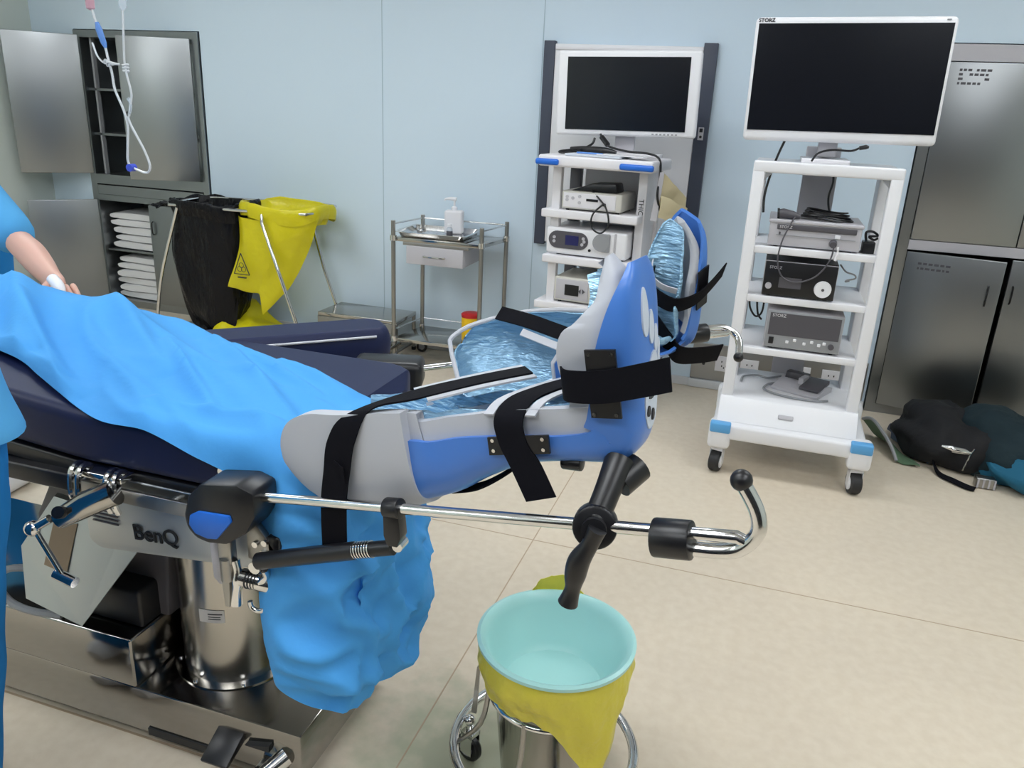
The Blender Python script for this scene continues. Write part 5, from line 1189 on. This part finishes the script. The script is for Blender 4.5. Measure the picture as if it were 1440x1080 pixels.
m = MB(); m.tube([(.90, 3.80, .125), (.94, 3.79, .125), (.945, 3.79, .12), (.99, 3.785, .12), (1.02, 3.785, .115)], [.006, .014, .016, .016, .006], 12); m.tube([(1.03, 3.785, .14), (1.02, 3.785, .115), (1.0, 3.775, .03)], .004, 8); m.build('metal_fitting', M_chrome, bp)
strap(bp, [((.88, 3.85, .06), (0, 1, .2)), ((.90, 3.76, .012), (.3, 1, 0)), ((.95, 3.69, .012), (.5, 1, 0)), ((1.0, 3.645, .010), (.5, 1, 0)), ((1.03, 3.635, .009), (.4, 1, 0))], .05, 'strap', M_blackm, .004)
o = lump('jacket', M_dteal, (1.22, 4.0, .11), (.24, .23, .14), 9, .4, 1.5, .002, None, .3); tag(o, 'dark teal garment slumped beside the black bag on the floor', 'garment')
o = lump('blue_bag', M_teal, (1.36, 3.80, .075), (.26, .15, .10), 12, .3, 1.6, .002, None, .2); tag(o, 'teal blue cloth bundle on the floor at the right edge', 'bundle')
m = MB(); m.box(1.035, 1.115, 3.665, 3.715, .004, .05, bv=.006)
o = m.build('metal_canister', M_steel, None); tag(o, 'small ribbed metal canister lying in front of the dark garment', 'canister')
m = MB()
for k in range(4): m.box(1.04+.022*k, 1.047+.022*k, 3.661, 3.667, .006, .048)
m.build('rib', M_greyl, o)
ga = thing('apron_flap', 'olive green folded apron edge lying beside the white tower', 'apron', (.70, 3.9, 0))
rows = []
for i in range(14):
    t = i/13; rows.append([(.60+.13*t+.10*v, 4.15-.34*t-.02*v, .012+(.10*math.sin(PI*min(1, .25+.75*t))*(1-v)**2)+.006*math.sin(6*v+9*t)) for v in [k/9 for k in range(10)]])
MB().grid(rows, .004).build('flap', M_green, ga, 80)
m = MB(); m.tube([r_[0] for r_ in rows], .008, 8); m.build('piping', M_greyp, ga)
rows = [[(.74+.13*t, 4.12-.28*t+.13*v, .012+.055*math.sin(PI*v)*(1-.3*t)) for v in [k/8 for k in range(9)]] for t in [i/10 for i in range(11)]]
tag(MB().grid(rows, .004).build('folded_cloth', mat('slate cloth', srgb(92, 104, 122), .8), None, 80), 'slate grey folded cloth between green flap and black bag', 'cloth')

# ------------------------------------------------------------------ people at the table
def skin_body(name, joints, edges, m_, parent, sub=2):
    """joints: name -> (x,y,z,r); one continuous skinned surface."""
    keys = list(joints); idx = {k: i for i, k in enumerate(keys)}; o0 = ORIG[parent.name]
    me = bpy.data.meshes.new(name); me.from_pydata([V(joints[k][:3])-o0 for k in keys], [(idx[a], idx[b]) for a, b in edges], [])
    o = bpy.data.objects.new(name, me); COL.objects.link(o)
    o.modifiers.new('s', 'SKIN'); md = o.modifiers.new('u', 'SUBSURF'); md.levels = sub; md.render_levels = sub
    for i, k in enumerate(keys):
        sv = me.skin_vertices[0].data[i]; r = joints[k][3]; sv.radius = (r, joints[k][4] if len(joints[k]) > 4 else r); sv.use_root = (i == 0)
    dg = bpy.context.evaluated_depsgraph_get(); m2 = bpy.data.meshes.new_from_object(o.evaluated_get(dg)); bpy.data.objects.remove(o)
    m2.materials.clear(); m2.materials.append(m_)
    for p in m2.polygons: p.use_smooth = True
    o = bpy.data.objects.new(name, m2); COL.objects.link(o); o.parent = parent; ORIG[o.name] = o0; return o

def blend_cloth(name, tubes, m_, parent, vox=.014):
    """overlapping tapered tubes fused into one continuous garment surface."""
    o0 = ORIG[parent.name]; mb = MB()
    for pts, rr in tubes: mb.tube(pts, rr, 20, 4)
    me = bpy.data.meshes.new(name); me.from_pydata([tuple(p-o0) for p in mb.v], [], mb.f)
    o = bpy.data.objects.new(name, me); COL.objects.link(o)
    r_m = o.modifiers.new('r', 'REMESH'); r_m.mode = 'VOXEL'; r_m.voxel_size = vox
    sm_ = o.modifiers.new('s', 'SMOOTH'); sm_.iterations = 12; sm_.factor = .5
    dg = bpy.context.evaluated_depsgraph_get(); m2 = bpy.data.meshes.new_from_object(o.evaluated_get(dg)); bpy.data.objects.remove(o)
    m2.materials.clear(); m2.materials.append(m_)
    for v in m2.vertices: v.co = wav(v.co, 9, .006)
    for p in m2.polygons: p.use_smooth = True
    o = bpy.data.objects.new(name, m2); COL.objects.link(o); o.parent = parent; ORIG[o.name] = o0; return o
# far person: only the left forearm and short sleeve reach into view
p1 = thing('person', 'person in short-sleeved blue scrubs leaning over the far side, gloved hand on the drape', 'person', (-2.72, 2.08, 0))
J = {'pelvis': (-2.78, 2.08, .95, .15, .12), 'belly': (-2.77, 2.07, 1.08, .14, .11), 'chest': (-2.75, 2.02, 1.26, .15, .11), 'neckb': (-2.74, 1.95, 1.41, .06), 'neck': (-2.735, 1.92, 1.46, .05), 'head': (-2.73, 1.88, 1.55, .085, .095), 'crown': (-2.73, 1.87, 1.63, .06, .07),
     'lsh': (-2.58, 1.99, 1.24, .06), 'lup': (-2.43, 1.96, 1.13, .05), 'lel': (-2.24, 1.90, 1.030, .042), 'lf1': (-2.16, 1.87, 1.005, .047), 'lf2': (-2.09, 1.84, .975, .041), 'lwr': (-2.03, 1.81, .955, .029, .035), 'lpa': (-1.98, 1.785, .945, .022, .038), 'lpk': (-1.945, 1.765, .94, .016, .038),
     'rsh': (-2.92, 1.99, 1.30, .06), 'rel': (-3.0, 1.90, 1.07, .045), 'rwr': (-2.90, 1.72, 1.0, .03), 'rpa': (-2.86, 1.67, .985, .03, .02),
     'lhip': (-2.69, 2.09, .88, .095), 'lkn': (-2.68, 2.07, .48, .06), 'lan': (-2.68, 2.10, .09, .042), 'lto': (-2.67, 1.95, .04, .04, .03), 'rhip': (-2.88, 2.09, .88, .095), 'rkn': (-2.89, 2.07, .48, .06), 'ran': (-2.89, 2.10, .09, .042), 'rto': (-2.90, 1.95, .04, .04, .03)}
Ed = [('pelvis', 'belly'), ('belly', 'chest'), ('chest', 'neckb'), ('neckb', 'neck'), ('neck', 'head'), ('head', 'crown'), ('chest', 'lsh'), ('lsh', 'lup'), ('lup', 'lel'), ('lel', 'lf1'), ('lf1', 'lf2'), ('lf2', 'lwr'), ('lwr', 'lpa'), ('lpa', 'lpk'), ('chest', 'rsh'), ('rsh', 'rel'), ('rel', 'rwr'), ('rwr', 'rpa'), ('pelvis', 'lhip'), ('lhip', 'lkn'), ('lkn', 'lan'), ('lan', 'lto'), ('pelvis', 'rhip'), ('rhip', 'rkn'), ('rkn', 'ran'), ('ran', 'rto')]
skin_body('body', J, Ed, M_skin, p1)
def fingers(parent, base, fwd, side, up, m_, lens=(.065, .075, .07, .055), curl=.5, thumb_side=1, name='fingers', rr=.0085):
    """four fingers and a thumb, each its own skinned chain rooted in the palm, built as one mesh."""
    fwd, side, up = V(fwd).normalized(), V(side).normalized(), V(up).normalized(); m = MB()
    for k, l in enumerate(lens):
        b = V(base)+side*((k-1.5)*.019); pts = [b-fwd*.02, b]; d = fwd.copy(); p = b
        for s_ in (.45, .32, .23):
            d = (d-up*curl*.55).normalized(); p = p+d*l*s_; pts.append(p)
        m.tube(pts, [rr*1.05, rr*1.05, rr, rr*.92, rr*.7], 10, 4)
    b = V(base)-fwd*.055-side*thumb_side*.026; d = (fwd*.75-side*thumb_side*.7-up*.25).normalized()
    m.tube([b, b+d*.03, b+d*.052+fwd*.004, b+d*.062+fwd*.018], [rr*1.4, rr*1.25, rr*1.05, rr*.75], 10, 4)
    return m.build(name, m_, parent, 80)
fingers(p1, (-1.935, 1.762, .94), (.75, -.45, -.2), (.5, .86, 0), (.2, -.1, .97), M_skin, curl=.35, thumb_side=1)
m = MB(); m.tube([(-1.955, 1.745, .975), (-1.925, 1.735, .958), (-1.905, 1.725, .935)], [.016, .017, .012], 14, 3); lab(m.build('finger_cover', M_white, p1), 'white glove tip')
Jt = {'pelvis': (-2.78, 2.08, .86, .185, .15), 'belly': (-2.77, 2.07, 1.08, .17, .135), 'chest': (-2.75, 2.02, 1.27, .17, .13), 'neckb': (-2.74, 1.96, 1.395, .085), 'lsh': (-2.58, 1.99, 1.24, .085), 'lup': (-2.43, 1.955, 1.13, .080), 'lel': (-2.31, 1.925, 1.065, .074), 'lend': (-2.225, 1.895, 1.028, .066), 'rsh': (-2.92, 1.99, 1.30, .085), 'rup': (-2.97, 1.93, 1.15, .07)}
skin_body('scrub_top', Jt, [('pelvis', 'belly'), ('belly', 'chest'), ('chest', 'neckb'), ('chest', 'lsh'), ('lsh', 'lup'), ('lup', 'lel'), ('lel', 'lend'), ('chest', 'rsh'), ('rsh', 'rup')], M_scrub, p1)
blend_cloth('scrub_trousers', [([(-2.70, 2.09, .99), (-2.69, 2.09, .84), (-2.68, 2.07, .48), (-2.68, 2.10, .08)], [.13, .12, .085, .075]), ([(-2.86, 2.09, .99), (-2.88, 2.09, .84), (-2.89, 2.07, .48), (-2.89, 2.10, .08)], [.13, .12, .085, .075])], M_scrubt, p1)
TE = [('pelvis', 'lhip'), ('lhip', 'lkn'), ('lkn', 'lan'), ('pelvis', 'rhip'), ('rhip', 'rkn'), ('rkn', 'ran')]
def headwear(parent, c, face):
    face = V(face).normalized(); side = V((face.y, -face.x, 0)); c = V(c)
    m = MB(); m.ball(c+V((0, 0, .035))-face*.012, .105, 24, (1, 1.05, .85)); m.v = [p for p in m.v]; m.build('cap', M_cap, parent)
    m = MB()
    for s_ in (-1, 1): m.ball(c+face*.088+side*.033*s_-V((0, 0, .015)), .011, 12)
    m.build('eyes', M_text, parent)
    m = MB(); m.tube([c+face*.09-V((0, 0, .02)), c+face*.112-V((0, 0, .05)), c+face*.095-V((0, 0, .058))], [.008, .013, .008], 10, 3)
    for s_ in (-1, 1): m.ball(c+side*.088*s_-V((0, 0, .03)), .022, 12, (.5, 1, 1.3))
    m.build('nose_and_ears', M_skin, parent)
    m = MB(); m.ball(c+face*.055-V((0, 0, .075)), .065, 18, (1.0, .9, .75)); m.build('face_mask', M_scrub, parent)
headwear(p1, (-2.73, 1.88, 1.56), (.3, -.95, 0))
for x in (-2.675, -2.895):
    m = MB(); m.tube([(x, 2.14, .045), (x, 2.09, .05), (x, 2.0, .045), (x, 1.93, .03)], [.044, .05, .05, .03], 16, 4); m.v = [V((p.x, p.y, max(p.z, .001))) for p in m.v]; m.build('clog', M_white, p1)

# near person: hem of the scrub top and one trouser leg at the left edge
p2 = thing('person', 'person in light blue scrub top and blue trousers standing at the near left edge', 'person', (-1.38, .84, 0))
J = {'pelvis': (-1.32, .83, .92, .14, .11), 'belly': (-1.31, .83, 1.06, .13, .10), 'chest': (-1.33, .83, 1.30, .15, .10), 'neckb': (-1.35, .84, 1.46, .06), 'neck': (-1.355, .85, 1.52, .05), 'head': (-1.36, .875, 1.62, .085, .095), 'crown': (-1.36, .875, 1.70, .06, .07),
     'lsh': (-1.52, .83, 1.39, .06), 'lel': (-1.66, .86, 1.14, .045), 'lwr': (-1.68, 1.04, 1.06, .03), 'lpa': (-1.68, 1.10, 1.05, .03, .02), 'rsh': (-1.22, .83, 1.39, .055), 'rel': (-1.24, .80, 1.12, .042), 'rwr': (-1.38, .98, 1.04, .03), 'rpa': (-1.44, 1.0, 1.03, .03, .02),
     'lhip': (-1.40, .83, .87, .09), 'lkn': (-1.46, .83, .48, .06), 'lan': (-1.54, .82, .09, .042), 'lto': (-1.54, .96, .04, .04, .03), 'rhip': (-1.25, .83, .87, .09), 'rkn': (-1.315, .83, .48, .06), 'ran': (-1.385, .82, .09, .042), 'rto': (-1.39, .96, .04, .04, .03)}
Ed = [('pelvis', 'belly'), ('belly', 'chest'), ('chest', 'neckb'), ('neckb', 'neck'), ('neck', 'head'), ('head', 'crown'), ('chest', 'lsh'), ('lsh', 'lel'), ('lel', 'lwr'), ('lwr', 'lpa'), ('chest', 'rsh'), ('rsh', 'rel'), ('rel', 'rwr'), ('rwr', 'rpa'), ('pelvis', 'lhip'), ('lhip', 'lkn'), ('lkn', 'lan'), ('lan', 'lto'), ('pelvis', 'rhip'), ('rhip', 'rkn'), ('rkn', 'ran'), ('ran', 'rto')]
skin_body('body', J, Ed, M_skin, p2)
for w_, d_, th in (((-1.68, 1.12, 1.045), (0, .9, -.2), 1), ((-1.46, 1.01, 1.025), (-.9, .3, -.1), -1)): fingers(p2, w_, d_, V(d_).cross(V((0, 0, 1))), (0, .1, .98), M_skin, thumb_side=-th)
rows = []
for k, (z, rx, ry) in enumerate(((.968, .20, .14), (.985, .205, .142), (1.04, .195, .135), (1.14, .18, .13), (1.28, .19, .13), (1.40, .17, .11), (1.46, .09, .08))):
    rows.append([(-1.295-.008*k+rx*math.cos(2*PI*j/48)*(1+.03*math.sin(5*2*PI*j/48)*(1-k/7)), .83+ry*math.sin(2*PI*j/48)*(1+.04*math.sin(4*2*PI*j/48+k)), z) for j in range(49)])
rows = [list(r) for r in zip(*[crom(c_, 4) for c_ in zip(*rows)])]
top = MB().grid(rows, .004).build('scrub_top', M_scrub, p2, 80)
Jt = {'lsh': (-1.50, .83, 1.40, .08), 'lup': (-1.58, .85, 1.24, .075)}; skin_body('sleeve', Jt, [('lsh', 'lup')], M_scrub, p2)
Jt = {'rsh': (-1.22, .83, 1.40, .08), 'rup': (-1.215, .81, 1.26, .065)}; skin_body('sleeve', Jt, [('rsh', 'rup')], M_scrub, p2)
blend_cloth('scrub_trousers', [([(-1.37, .83, 1.0), (-1.40, .83, .84), (-1.46, .83, .48), (-1.54, .82, .07)], [.12, .115, .088, .078]), ([(-1.26, .83, 1.0), (-1.26, .83, .84), (-1.315, .83, .48), (-1.385, .82, .07)], [.12, .11, .088, .078])], M_scrubt, p2)
for x in (-1.545, -1.39):
    m = MB(); m.tube([(x, .78, .045), (x, .83, .05), (x, .92, .045), (x, .99, .03)], [.044, .05, .05, .03], 16, 4); m.v = [V((p.x, p.y, max(p.z, .001))) for p in m.v]; m.build('clog', M_white, p2)
headwear(p2, (-1.36, .875, 1.63), (0, 1, 0))
